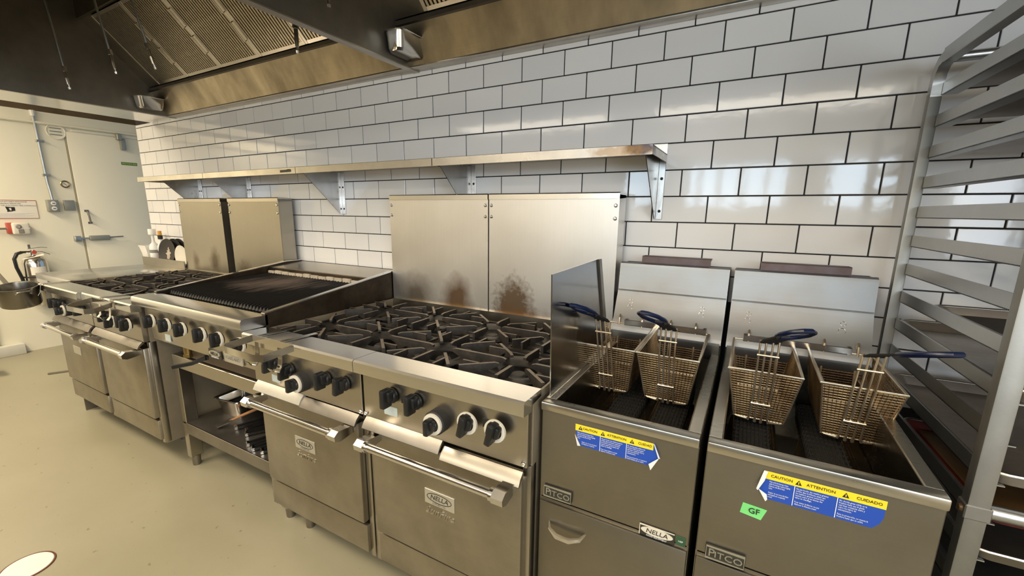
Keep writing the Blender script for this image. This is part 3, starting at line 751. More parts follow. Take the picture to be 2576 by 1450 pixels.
# ------------------------------------------------------------------ charbroiler on its stand
t = thing('charbroiler', 'countertop gas charbroiler with burnt grate between the two ranges', 'grill', (-.465, -.5, .72))
CX0, CX1 = -.925, -.004
for xa in (CX0, CX1 - .022):
    obj('side_wall', MB().prism([(xa, -.842, .72), (xa, -.842, .957), (xa, -.13, 1.043), (xa, -.02, 1.043), (xa, -.02, .72)], (.022, 0, 0)), M['char_side'], t)
    obj('side_cap', MB().prism([(xa - .001, -.843, .956), (xa - .001, -.843, .9605), (xa - .001, -.13, 1.0475), (xa - .001, -.02, 1.0475), (xa - .001, -.02, 1.043), (xa - .001, -.13, 1.043)], (.024, 0, 0)), M['steel_bright'], t)
obj('back_ledge', MB().prism([(CX0 + .022, -.238, 1.022), (CX0 + .022, -.02, 1.037), (CX0 + .022, -.02, 1.032), (CX0 + .022, -.238, 1.017)], (CX1 - CX0 - .044, 0, 0)), M['steel'], t)
obj('back_wall', MB().box(CX0 + .022, CX1 - .022, -.246, -.236, .80, 1.018), M['char_side'], t)
obj('firebox', MB().box(CX0 + .022, CX1 - .022, -.84, -.25, .74, .86), M['matte_black'], t)
bk = MB()
for k in range(13): bk.box(CX0 + .03 + k * .066, CX0 + .09 + k * .066, -.262, -.246, .97, 1.004 + random.uniform(-.003, .003), .003, 1)
obj('ceramic_strip', bk, M['brick'], t, kind='stuff')
bar_pts = [(0, -.768, .922), (0, -.782, .930), (0, -.788, .944), (0, -.782, .957), (0, -.768, .962), (0, -.70, .964), (0, -.255, .982)]
bar_me = MB().sweep([Vector(p) for p in bar_pts], [(-.0055, -.007), (.0055, -.007), (.0055, .004), (0, .0075), (-.0055, .004)], up=(0, 0, 1)).mesh('grate_bar', M['bar'], (0, -.5, .95))
nb = 36
for k in range(nb):
    inst('grate_bar', bar_me, t, (CX0 + .045 + k * (CX1 - CX0 - .09) / (nb - 1), -.5, .95))
obj('bar_carrier', MB().box(CX0 + .022, CX1 - .022, -.62, -.595, .945, .957).box(CX0 + .022, CX1 - .022, -.35, -.325, .955, .967), M['cast'], t)
br_pr = [(-.832, .951), (-.925, .953), (-.937, .950), (-.942, .942), (-.942, .912), (-.936, .905), (-.885, .905), (-.832, .91)]
obj('plate_rail', MB().prism([(CX0, y, z) for y, z in br_pr], (CX1 - CX0, 0, 0)), M['rail'], t)
cpz = [(-.895, .905), (-.878, .722), (-.86, .722), (-.86, .905)]
obj('control_panel', MB().prism([(CX0 + .012, y, z) for y, z in cpz], (CX1 - CX0 - .014, 0, 0)), M['steel'], t)
for x in (-.808, -.659, -.518, -.355, -.222, -.066):
    knob(t, x, -.905, .837, True, 0)
obj('badge', MB().box(-.385, -.285, -.8855, -.880, .722, .762, .001, 1), M['badge_dark'], t, label='black badge with white oval')
el = [(-.335 + .043 * math.cos(q * PI / 14), -.8885, .745 + .014 * math.sin(q * PI / 14)) for q in range(28)]
obj('badge_oval', MB().prism(el, (0, .004, 0)), M['plate_silver'], t)
text('lettering', 'NELLA', .020, M['ink'], t, (-.335, -.889, .745), xs=1.0, shear=.2)
text('lettering', 'FOOD EQUIPMENT', .007, M['ink_white'], t, (-.335, -.8858, .727))
obj('badge', MB().box(-.262, -.122, -.887, -.880, .724, .770, .003, 2), M['plate_silver'], t, label='silver badge')
text('lettering', 'GARLAND', .022, M['ink_grey'], t, (-.19, -.8874, .746), xs=1.0)
obj('sticker', MB().box(-.775, -.725, -.8855, -.882, .735, .768), M['pale_sticker'], t, label='small pale blue sticker')
obj('label_strip', MB().box(-.86, -.72, -.897, -.893, .885, .903), M['paper'], t, label='worn pale label strip')
obj('drip_tray', MB().box(CX0 + .15, CX1 - .03, -.82, -.78, .64, .722), M['drip_brown'], t, label='brown greasy drip tray front')
obj('gas_valve', MB().cyl((-.70, -.83, .705), (-.70, -.83, .665), .017, None, 14).cyl((-.70, -.83, .665), (-.70, -.83, .650), .024, None, 6), M['brass'], t)
obj('valve_handle', MB().box(-.46, -.445, -.875, -.86, .69, .71).bar([(-.452, -.86, .70), (-.47, -.92, .685), (-.53, -.97, .672)], .018, .014), M['black'], t)

st = thing('equipment_stand', 'open stainless stand with low shelf under the charbroiler', 'stand', (-.44, -.45, 0))
SX0, SX1, SY0, SY1 = -.865, -.012, -.832, -.14
for lx in (SX0, SX1 - .04):
    for ly in (SY0, SY1 - .06):
        lg = obj('leg', MB().box(lx, lx + .04, ly, ly + .06, .055, .635, .003, 1), M['steel_z'], st)
        obj('foot', MB().cyl((lx + .02, ly + .03, 0), (lx + .02, ly + .03, .058), .019, .023, 14), M['steel_dark'], lg)
obj('top_rail', MB().box(SX0, SX1, SY0 - .003, SY0 + .025, .57, .636, .002, 1), M['steel'], st)
obj('top_rail', MB().box(SX0, SX1, SY1 - .03, SY1, .57, .636), M['steel'], st)
for a_, b_ in ((SX0, SX0 + .03), (SX1 - .03, SX1)): obj('side_rail', MB().box(a_, b_, SY0 + .025, SY1 - .03, .57, .636), M['steel'], st)
obj('low_shelf', MB().box(SX0 + .01, SX1 - .01, SY0, SY1, .255, .262).box(SX0 + .04, SX1 - .04, SY0 - .002, SY0 + .004, .20, .262, .001, 1), M['steel_dark'], st)
obj('back_panel', MB().box(SX0, SX1, SY1 + .002, SY1 + .006, .05, .62), M['matte_black'], st)

# hotel pan, tongs and spatula on the stand's shelf
def hotel_pan(loc, w, l, h, rot, label):
    t = thing('hotel_pan', label, 'pan', loc, rot, local=True)
    mb = MB()
    def ring(a, b, z, r=.02):
        P = []
        for cx, cy, a0 in ((a - r, b - r, 0), (-a + r, b - r, 90), (-a + r, -b + r, 180), (a - r, -b + r, 270)):
            for k in range(4): an = math.radians(a0 + k * 30); P.append(mb.bm.verts.new((cx + r * math.cos(an), cy + r * math.sin(an), z)))
        return P
    rs = [ring(w / 2 - .018, l / 2 - .018, .002), ring(w / 2 - .003, l / 2 - .003, h - .006), ring(w / 2 + .012, l / 2 + .012, h), ring(w / 2 + .013, l / 2 + .013, h - .004), ring(w / 2, l / 2, h - .010), ring(w / 2 - .014, l / 2 - .014, 0)]
    for a, b in zip(rs, rs[1:]):
        for i in range(len(a)): mb.bm.faces.new((a[i], a[(i + 1) % len(a)], b[(i + 1) % len(b)], b[i]))
    mb.bm.faces.new(rs[0]); mb.bm.faces.new(rs[-1][::-1])
    obj('pan_body', mb, M['chrome'], t)
    obj('residue', MB().box(-w / 2 + .03, w / 2 - .03, -l / 2 + .03, l / 2 - .03, .003, h * .55), M['matte_black'], t)
    return t
hotel_pan((-.715, -.60, .262), .165, .17, .10, .12, 'small deep stainless hotel pan with dark contents on the stand shelf')
def spat(label, p0, p1, wood=False, group='utensils with black handles on the stand shelf', z=.262):
    p0, p1 = Vector(p0), Vector(p1); d = (p1 - p0).normalized(); L_ = (p1 - p0).length
    name = 'wooden_spoon' if wood else 'tongs'
    t = thing(name, label, 'utensil', p0, group=None if wood else group)
    s = Vector((-d.y, d.x, 0))
    if wood:
        obj('handle', MB().tube([p0 + d * .06, p0 + d * .12, p1], .008, 8, scales=[.5, .9, 1.1]), M['wood'], t)
        obj('bowl', MB().bar([p0, p0 + d * .03, p0 + d * .07], .035, .006), M['steel_dark'], t, label='dark metal head')
    else:
        for q in (-1, 1):
            a = p0 + s * (q * .010); b = p1 + s * (q * .028)
            obj('arm', MB().bar([a, a + (b - a) * .35, b], .013, .009), M['black'], t)
        obj('tip', MB().cyl(p0 - s * .016 - d * .004, p0 + s * .016 - d * .004, .0085, None, 10), M['chrome'], t)
    return t
zz = .272
spat('wooden-handled spoon lying on the stand shelf in front of the hotel pan', (-.625, -.785, zz), (-.572, -.60, zz + .035), True)
tong_labels = ['black tongs nearest the wooden spoon on the stand shelf', 'second pair of black tongs from the wooden spoon', 'third pair of black tongs from the wooden spoon',
               'black tongs alone in the middle of the shelf front', 'black tongs second from the right end of the shelf', 'black tongs at the right front end of the shelf']
for lb, a, b in zip(tong_labels, ((-.53, -.735), (-.455, -.723), (-.42, -.745), (-.32, -.796), (-.26, -.808), (-.20, -.80)),
                    ((-.45, -.52), (-.38, -.52), (-.33, -.55), (-.24, -.60), (-.17, -.62), (-.10, -.63))):
    spat(lb, (a[0], a[1], zz), (b[0], b[1], zz + .004))

# ------------------------------------------------------------------ strap holders hooked over the plate rails
def strap_rack(label, corners, z, hooks, yr):
    t = thing('strap_holder', label, 'holder', (hooks[0], yr, z))
    obj('loop', MB().bar([(x, y, z) for x, y in corners], .0022, .024, closed=True), M['chrome'], t)
    for hx in hooks:
        p = [(hx + .01, yr + .14, .9075), (hx + .005, yr + .06, .9085), (hx, yr + .008, .9085), (hx, yr - .003, .905), (hx, yr - .006, .895), (hx, yr - .008, .85), (hx, yr - .012, .82), (hx, yr - .024, .805), (hx, yr - .042, .812), (hx, yr - .05, .825)]
        obj('hook', MB().sweep([Vector(q) for q in p], [(-.011, -.0012), (.011, -.0012), (.011, .0012), (-.011, .0012)], up=(0, -.35, 1)), M['chrome'], t)
    return t
strap_rack('bright steel strap holder hooked over the near range rail beside the charbroiler', [(.10, -.958), (.335, -.958), (.352, -1.075), (.32, -1.09), (.15, -1.085), (.125, -1.07)], .903, (.115, .25), -.948)
strap_rack('steel strap holder hooked over the far range rail between its two ovens', [(-1.34, -.96), (-1.10, -.96), (-1.0, -1.06), (-1.02, -1.09), (-1.18, -1.105), (-1.25, -1.07)], .89, (-1.27, -1.15), -.948)
# hook and saucepan at the far left end of the rail
t = thing('rail_hook', 'bent steel hook on the far left end of the far range rail', 'hook', (-2.08, -.97, .906))
obj('strap', MB().sweep([Vector(q) for q in ((-2.07, -.845, .908), (-2.08, -.93, .910), (-2.08, -.963, .909), (-2.081, -.969, .90), (-2.085, -.975, .86), (-2.09, -.985, .84))], [(-.01, -.001), (.01, -.001), (.01, .001), (-.01, .001)], up=(0, -.35, 1)), M['chrome'], t)
pc = Vector((-2.20, -1.035, .775)); PM = T(*pc) @ RY(.14) @ RX(.10)
t = thing('saucepan', 'stainless saucepan hanging by its rim at the far left end of the range', 'pan', pc)
obj('pot', MB().lathe([(0, 0), (.078, 0), (.088, .006), (.092, .016), (.095, .118), (.101, .121), (.101, .124), (.093, .124), (.090, .118), (.087, .018), (0, .010)], PM, 40), M['pot'], t)
hp = [PM @ Vector(v) for v in ((-.094, -.01, .100), (-.125, -.012, .105), (-.20, -.015, .135), (-.30, -.02, .175), (-.36, -.022, .19))]
obj('handle', MB().sweep(hp, [(-.012, -.004), (.012, -.004), (.012, .004), (-.012, .004)]), M['chrome'], t)
obj('helper_loop', MB().tube([PM @ Vector(v) for v in ((.094, -.03, .10), (.115, -.025, .115), (.12, 0, .12), (.115, .025, .115), (.094, .03, .10))], .004, 8), M['chrome'], t)

# ------------------------------------------------------------------ fryers
def fryer(x0, x1, label, guard):
    t = thing('deep_fryer', label, 'fryer', ((x0 + x1) / 2, -.5, 0))
    yf = -.862; zr = .884
    cab = MB().box(x0, x1, yf + .003, -.15, .10, .60).box(x0, x0 + .004, yf + .003, -.15, .60, .86).box(x1 - .004, x1, yf + .003, -.15, .60, .86).box(x0, x1, -.155, -.15, .60, .87)
    obj('cabinet', cab, M['fryer'], t)
    obj('front_panel', MB().box(x0, x1, yf, yf + .02, .604, .858, .002, 1), M['fryer'], t)
    dr = obj('door', MB().box(x0 + .002, x1 - .002, yf - .006, yf + .014, .11, .594, .004, 2), M['fryer'], t)
    hx = x0 + .085
    hp = [(hx - .052, yf - .006, .537), (hx - .045, yf - .022, .529), (hx - .02, yf - .034, .523), (hx + .015, yf - .034, .523), (hx + .042, yf - .022, .529), (hx + .052, yf - .006, .537)]
    obj('door_handle', MB().sweep([Vector(p) for p in hp], [(-.003, -.005), (.003, -.005), (.004, 0), (.003, .005), (-.003, .005), (-.004, 0)], scales=[.6, 1, 1.15, 1.15, 1, .6]), M['chrome'], dr)
    # rim and tank
    rim = MB()
    rim.box(x0, x1, -.872, -.838, zr - .024, zr, .004, 2)
    rim.box(x0, x0 + .028, -.84, -.16, zr - .020, zr - .001, .002, 1).box(x1 - .028, x1, -.84, -.16, zr - .020, zr - .001, .002, 1)
    obj('rim', rim, M['fryer_rim'], t)
    tank = MB(); a, b = x0 + .028, x1 - .028
    tank.prism([(a, -.84, zr - .006), (a, -.755, .80), (a, -.755, .795), (a, -.845, zr - .012)], (b - a, 0, 0))
    tank.box(a, b, -.757, -.753, .62, .80).box(a - .002, a + .001, -.84, -.16, .62, zr - .004).box(b - .001, b + .002, -.84, -.16, .62, zr - .004)
    tank.box(a, b, -.20, -.16, .62, zr - .004).box(a, b, -.76, -.16, .60, .62)
    obj('tank', tank, M['tank'], t)
    obj('oil', MB().box(a + .002, b - .002, -.752, -.202, .70, .745), M['oil'], t)
    tw = (b - a)
    for f_ in ((.36, .76) if guard else (.20, .71)):
        cx = a + tw * f_
        tb = MB().box(cx - .042, cx + .042, -.62, -.22, .70, .768, .014, 3)
        for k in range(9): tb.box(cx - .040 + k * .0095, cx - .036 + k * .0095, -.6225, -.24, .712, .7715, .0015, 1)
        for k in range(14): tb.box(cx - .043, cx + .043, -.60 + k * .026, -.597 + k * .026, .715, .7705)
        obj('heat_tube', tb, M['matte_black'], t)
    # back ledge, basket rail, flue
    pr = [(-.24, .925), (-.235, .945), (-.205, .972), (-.160, 1.075), (-.150, 1.165), (-.146, 1.176), (-.13, 1.181), (-.125, 1.175), (-.125, .87), (-.20, .87)]
    obj('flue_back', MB().prism([(x0, y, z) for y, z in pr], (x1 - x0, 0, 0)), M['fryer_back'], t)
    obj('flue_seam', MB().box(x0 + .002, x1 - .002, -.1655, -.158, 1.073, 1.0765), M['steel_dark'], t)
    obj('splash_back', MB().prism([(x0 + .004, -.16, .86), (x0 + .004, -.205, .86), (x0 + .004, -.243, .92), (x0 + .004, -.243, .93), (x0 + .004, -.16, .93)], (x1 - x0 - .008, 0, 0)), M['fryer_back'], t)
    obj('basket_rail', MB().box(x0 + .05, x1 - .05, -.235, -.225, .955, .972).box(x0 + .05, x0 + .06, -.23, -.20, .95, .972).box(x1 - .06, x1 - .05, -.23, -.20, .95, .972), M['steel_bright'], t)
    for kx in (x0 + .055, x1 - .075):
        ksl = MB()
        for (dx, yy, zz_, rr) in ((0, -.1868, 1.012, .0095), (.002, -.1772, 1.034, .0068)):
            ksl.tube([(kx + dx + rr * math.cos(q * PI / 8), yy + .38 * rr * math.sin(q * PI / 8), zz_ + rr * math.sin(q * PI / 8)) for q in range(16)], .0011, 6, closed=True)
        obj('hanging_slot', ksl, M['guard'], t)
    top = MB().box(x0 + .004, x1 - .004, -.125, -.03, 1.10, 1.14)
    top.box(x0, x0 + .004, -.14, -.02, .87, 1.172).box(x1 - .004, x1, -.14, -.02, .87, 1.172).box(x0, x1, -.024, -.02, .87, 1.172)
    obj('flue_box', top, M['rust'], t)
    fx0, fx1 = (x0 + .075, x1 - .065)
    obj('flue_deflector', MB().prism([(fx0, -.122, 1.172), (fx0, -.122, 1.204), (fx0, -.118, 1.206), (fx0, -.06, 1.204), (fx0, -.06, 1.20), (fx0, -.116, 1.198), (fx0, -.118, 1.172)], (fx1 - fx0, 0, 0)), M['rust'], t)
    # PITCO plate
    px0, pz0 = (x0 + .014, .612) if guard else (x0 + .020, .601)
    plt = obj('name_plate', MB().box(px0, px0 + .080, yf - .008, yf, pz0, pz0 + .033, .003, 2), M['badge_dark'], t, label='dark badge with raised light rim')
    obj('plate_rim', MB().bar([(px0 + .002, yf - .008, pz0 + .002), (px0 + .078, yf - .008, pz0 + .002), (px0 + .078, yf - .008, pz0 + .031), (px0 + .002, yf - .008, pz0 + .031)], .0024, .0024, closed=True, up=(0, 1, 0)), M['badge_letters'], plt)
    text('lettering', 'P', .028, M['badge_letters'], plt, (px0 + .013, yf - .0085, pz0 + .0165), ext=.0012)
    text('lettering', 'ITCO', .022, M['badge_letters'], plt, (px0 + .047, yf - .0085, pz0 + .015), ext=.0012, xs=1.1)
    for lx in (x0 + .05, x1 - .05):
        for ly in (-.80, -.25): obj('leg', MB().cyl((lx, ly, 0), (lx, ly, .10), .018, .024, 12), M['steel_dark'], t)
    return t
F1 = fryer(1.226, 1.607, 'left deep fryer with splash guard and tall side panel beside the range', True)
F2 = fryer(1.622, 2.010, 'right deep fryer with a green tape marker beside the pan rack', False)
# splash guard stands in the left fryer's rim
t = thing('splash_guard', 'tall stainless splash guard standing between the range and left fryer', 'splash guard', (1.236, -.6, .885))
gp = [(1.234, -.835, .886), (1.234, -.842, 1.05), (1.234, -.850, 1.216), (1.234, -.46, 1.221), (1.234, -.37, 1.01), (1.234, -.36, .886)]
obj('guard_plate', MB().prism(gp, (.003, 0, 0)), M['guard'], t)
obj('guard_flange', MB().prism([(1.237, -.46, 1.221), (1.237, -.485, 1.221), (1.237, -.40, 1.01), (1.237, -.39, .92), (1.237, -.36, .92), (1.237, -.37, 1.01)], (.006, 0, 0)), M['steel_dark'], t)
t = solo('food_scrap', MB().tube([(1.515, -.70, .772), (1.54, -.702, .779), (1.565, -.698, .777), (1.585, -.703, .772)], .008, 7, scales=[.5, 1, .8, .5]), M['food'], (1.55, -.70, .77), 'orange-brown fried scrap lying in the front of the left fryer', 'scrap')

# stickers: printed paper on the fryer fronts (each can be peeled off but belongs to the fryer)
def warn(fr, pts, ztop, x0, x1, full, peel):
    y = -.8625
    s = obj('warning_sticker', MB().prism([(x, y, z) for x, z in pts], (0, -.0006, 0)), M['blue'], fr, label='blue and yellow caution sticker with curled corners')
    zb = ztop - .0175
    xl = min(p[0] for p in pts); xr = max(p[0] for p in pts)
    y2 = y - .0007
    band = [(x0, ztop), (x1, ztop), (x1, zb), (x0, zb)]
    obj('yellow_band', MB().prism([(x, y2, z) for x, z in band], (0, -.0004, 0)), M['yellow'], s)
    y3 = y2 - .0006
    W3 = full / 3
    words = ['CAUTION', 'ATTENTION', 'CUIDADO']
    bl = [['Melt solid shortening in fryer', 'until shortening is packed tightly', 'between and above heat', 'tubes.', '', 'Caution: do not move the fryer', 'until liquids are completely', 'cooled.'],
          ['Ne pas fondre des matières grasses', 'solides dans la friteuse avant que', 'les matières grasses soient bien', 'tassées entre et au-dessus des', 'tubes de chauffage.', '', 'Pour éviter brûlures, ne pas', 'déplacer la friteuse avant'],
          ['No derrita grasa sólida en la', 'freidora hasta que la grasa', 'esté bien compacta entre y', 'sobre los tubos de', 'calentamiento.', '', 'Para su protección, no mueva la', 'freidora hasta que se enfríe']]
    return s, y3, zb, words, bl
def tri(s, x, z, y, k):
    obj('warning_triangle', MB().prism([(x - .0055 * k, y, z - .005 * k), (x + .0055 * k, y, z - .005 * k), (x, y, z + .0055 * k)], (0, -.0003, 0)), M['ink'], s)
    obj('warning_mark', MB().prism([(x - .0008, y - .0004, z - .003), (x + .0008, y - .0004, z - .003), (x + .0008, y - .0004, z + .0022), (x - .0008, y - .0004, z + .0022)], (0, -.0002, 0)), M['yellow'], s)
# left fryer sticker
s, y3, zb, words, bl = warn(F1, [(1.320, .842), (1.514, .842), (1.527, .812), (1.510, .783), (1.336, .785), (1.322, .815)], .842, 1.320, 1.511, .205, True)
text('lettering', 'CAUTION', .0084, M['ink'], s, (1.358, y3, .8335)); text('lettering', 'ATTENTION', .0084, M['ink'], s, (1.425, y3, .8335)); text('lettering', 'CUIDAD', .0084, M['ink'], s, (1.492, y3, .8335))
for x in (1.3335, 1.391, 1.462): tri(s, x, .8335, y3, 1)
for c, (xa, lim) in enumerate(((1.3255, 7), (1.388, 8), (1.452, 8))):
    for i, ln in enumerate(bl[c][:lim]):
        if ln: text('print', ln, .0050, M['ink_white'], s, (xa + (.012 if c == 0 and i > 4 else 0), y3, zb - .0045 - i * .0047), align='LEFT', res=1, ext=.0001, xs=.72 if not (c == 0 and i > 4) else .62)
for x in (1.3845, 1.449): obj('divider', MB().box(x, x + .0012, y3 - .0002, y3 + .0004, .785, zb), M['ink_white'], s)
obj('curled_corner', MB().prism([(1.511, -.864, .842), (1.514, -.866, .842), (1.529, -.871, .812), (1.524, -.870, .813)], (0, -.0006, 0)).prism([(1.527, -.866, .812), (1.504, -.868, .790), (1.510, -.872, .778)], (0, -.0006, 0)).prism([(1.336, -.866, .786), (1.330, -.872, .788), (1.320, -.866, .815)], (0, -.0006, 0)), M['peel'], s, label='pale curled back of the sticker')
# right fryer sticker
s, y3, zb, words, bl = warn(F2, [(1.733, .8465), (1.929, .8465), (1.9295, .812), (1.925, .797), (1.915, .784), (1.742, .7835), (1.727, .803)], .8465, 1.733, 1.930, .2, False)
text('lettering', 'CAUTION', .0084, M['ink'], s, (1.764, y3, .838)); text('lettering', 'ATTENTION', .0084, M['ink'], s, (1.8295, y3, .838)); text('lettering', 'CUIDADO', .0084, M['ink'], s, (1.9045, y3, .838))
for x in (1.793, 1.869): tri(s, x, .838, y3, 1)
for c, (xa, lim) in enumerate(((1.744, 8), (1.7905, 8), (1.8605, 8))):
    for i, ln in enumerate(bl[c][:lim]):
        if ln: text('print', ln, .0051, M['ink_white'], s, (xa, y3, zb - .0045 - i * .0049), align='LEFT', res=1, ext=.0001, xs=.55 if c == 0 else .72)
for x in (1.787, 1.857): obj('divider', MB().box(x, x + .0012, y3 - .0002, y3 + .0004, .785, zb), M['ink_white'], s)
obj('curled_corner', MB().prism([(1.732, -.864, .8465), (1.739, -.866, .8465), (1.735, -.868, .826), (1.725, -.872, .803), (1.722, -.872, .806)], (0, -.0006, 0)).prism([(1.726, -.866, .804), (1.742, -.869, .797), (1.744, -.869, .786), (1.741, -.872, .7825)], (0, -.0006, 0)), M['peel'], s, label='pale curled back of the sticker')
# tape and badges
tp = obj('green_tape', MB().prism([(1.7025, -.8625, .760), (1.7475, -.8625, .757), (1.7385, -.864, .731), (1.699, -.8625, .735)], (0, -.0008, 0)), M['green_tape'], F2, label='green tape strip marked GF')
text('lettering', 'GF', .018, M['ink'], tp, (1.7245, -.8650, .7465), (PI / 2, -.03, 0), ext=.0004)
b = obj('badge', MB().box(1.495, 1.577, -.866, -.862, .597, .627, .001, 1), M['badge_dark'], F1, label='black badge with cream oval')
obj('badge_rim', MB().bar([(1.496, -.866, .598), (1.496, -.866, .626), (1.576, -.866, .626)], .0018, .0012, up=(0, 1, 0)), M['cream_ring'], b)
el = [(1.536 + .037 * math.cos(q * PI / 16), -.8675, .6145 + .0108 * math.sin(q * PI / 16)) for q in range(32)]
obj('badge_oval', MB().prism(el, (0, .003, 0)), M['cream_ring'], b)
text('lettering', 'NELLA', .0165, M['ink'], b, (1.536, -.868, .6145), ext=.0003, shear=.15, xs=1.05)
text('lettering', 'FOOD EQUIPMENT', .0055, M['ink_white'], b, (1.536, -.8664, .6005), ext=.0002)
g = obj('sticker', MB().box(1.579, 1.6, -.8645, -.862, .602, .624), M['dark_green'], F1, label='small dark green sticker')
text('lettering', 'NSF', .006, M['ink_white'], g, (1.5895, -.865, .613), ext=.0002)

# ------------------------------------------------------------------ fry baskets
def basket(label, xl, xr, yb, yf, tip, lean):
    cx = (xl + xr) / 2; w2 = (xr - xl) / 2; zt, zb = .955, .800
    t = thing('fry_basket', label, 'basket', (cx, (yb + yf) / 2, zb), group='wire fry baskets hung over the fryers')
    wb = w2 * .74
    def P(u, v, h):   # u -1..1 across, v 0 back..1 front, h 0 bottom..1 top
        k = wb + (w2 - wb) * h
        y0 = yb - .01 * (1 - h); y1 = yf + .052 * (1 - h)
        x = cx + u * k
        # rounded lower corners
        return Vector((x, y0 + (y1 - y0) * v, zb + (zt - zb) * h))
    m = MB(); r = .00095
    def wire(a, b): m.bar([a, b], 2 * r, 2 * r, up=(.3, .2, .93))
    NH = 20
    for i in range(NH):
        h = .02 + .94 * i / (NH - 1); e = 0.0 if h > .1 else .10 - h
        wire(P(-1 + e, 1, h), P(1 - e, 1, h)); wire(P(-1 + e, 0, h), P(1 - e, 0, h))
        wire(P(-1, 0, h), P(-1, 1, h)); wire(P(1, 0, h), P(1, 1, h))
    for i in range(17):
        u = -.94 + 1.88 * i / 16
        wire(P(u, 1, 0), P(u, 1, 1)); wire(P(u, 0, 0), P(u, 0, 1)); wire(P(u, 0, 0), P(u, 1, 0))
    for i in range(27):
        v = .02 + .96 * i / 26
        wire(P(-1, v, 0), P(-1, v, 1)); wire(P(1, v, 0), P(1, v, 1)); wire(P(-1, v, 0), P(1, v, 0))
    obj('wire_mesh', m, M['wire'], t, kind='stuff')
    fr = MB().tube([P(-1, 0, 1), P(1, 0, 1), P(1, 1, 1), P(-1, 1, 1)], .0032, 8, closed=True)
    fr.tube([P(-.95, 0, 0), P(.95, 0, 0), P(.95, 1, 0), P(-.95, 1, 0)], .0022, 6, closed=True)
    for a in (-1, 1):
        for v in (0, 1): fr.tube([P(a * .97, v, 0), P(a, v, .12), P(a, v, 1)], .0022, 6)
    obj('rim_frame', fr, M['rod'], t)
    # upright rods on the front, outer pair turning off along the lower edge
    rt = Vector((cx + lean, yf - .012, 1.046)); rods = MB()
    for q in (-.021, -.0075, .0075, .021):
        top = rt + Vector((q, 0, 0)); mid = P(0, 1, 1) + Vector((q, -.007, 0)); low = P(0, 1, .06) + Vector((q * 1.05, -.006, 0))
        pts = [top, mid, P(0, 1, .5) + Vector((q, -.0065, 0)), low]
        if abs(q) > .01:
            sg = 1 if q > 0 else -1
            pts += [P(0, 1, .0) + Vector((q * 1.15, -.006, -.004)), P(sg * .45, 1, -.03), P(sg * .9, 1, -.01)]
        else: pts += [P(0, 1, -.05) + Vector((q, -.006, 0)), P(0, .86, -.04) + Vector((q, 0, 0))]
        rods.tube(pts, .0026, 7, up=(0, 1, 0))
    for hh, wd in ((.36, .046), (1.28, .05)):
        c = P(0, 1, hh) + Vector((0, -.009, 0)) if hh < 1 else P(0, 1, 1) * .45 + rt * .55 + Vector((0, -.004, 0))
        rods.cyl(c - Vector((wd / 2, 0, 0)), c + Vector((wd / 2, 0, 0)), .003, None, 8)
    obj('front_rods', rods, M['rod'], t)
    hk = MB()
    for q in (-.042, .042):
        hk.tube([P(0, 0, .1) + Vector((q, -.003, 0)), P(0, 0, 1) + Vector((q, -.003, 0)), P(0, 0, 1) + Vector((q, 0, .022)), P(0, 0, 1) + Vector((q, .010, .030)), P(0, 0, 1) + Vector((q, .018, .022)), P(0, 0, 1) + Vector((q, .018, .004))], .0034, 8, up=(1, 0, 0))
    obj('hanging_hooks', hk, M['rod'], t)
    # coated loop grip on a flat metal neck
    tip = Vector(tip); d = (tip - rt); L_ = d.length; d.normalize(); s = d.cross(Vector((0, 0, 1))).normalized()
    obj('handle_neck', MB().bar([rt + Vector((0, .004, -.006)), rt + d * .015, rt + d * (L_ * .45)], .046, .004, up=(0, 0, 1)), M['matte_black'], t)
    nk = rt + d * (L_ * .40)
    loop = [nk - s * .012, nk + d * .02 - s * .025, nk + d * .05 - s * .031, tip - d * .02 - s * .025, tip - s * .008, tip + s * .008, tip - d * .02 + s * .025, nk + d * .05 + s * .031, nk + d * .02 + s * .025, nk + s * .012]
    obj('grip', MB().tube(loop, .0058, 10, closed=True), M['handle_blue'], t, label='dark blue rubber coated grip')
    return t
basket('first fry basket from the left, beside the splash guard', 1.207, 1.386, -.225, -.55, (1.255, -.735, 1.118), -.01)
basket('second fry basket from the left, over the left fryer', 1.395, 1.566, -.225, -.55, (1.44, -.715, 1.116), .0)
basket('third fry basket from the left, over the right fryer', 1.645, 1.812, -.225, -.55, (1.788, -.70, 1.115), .0)
basket('rightmost fry basket, its grip reaching toward the pan rack', 1.852, 2.015, -.225, -.55, (2.020, -.73, 1.110), .006)

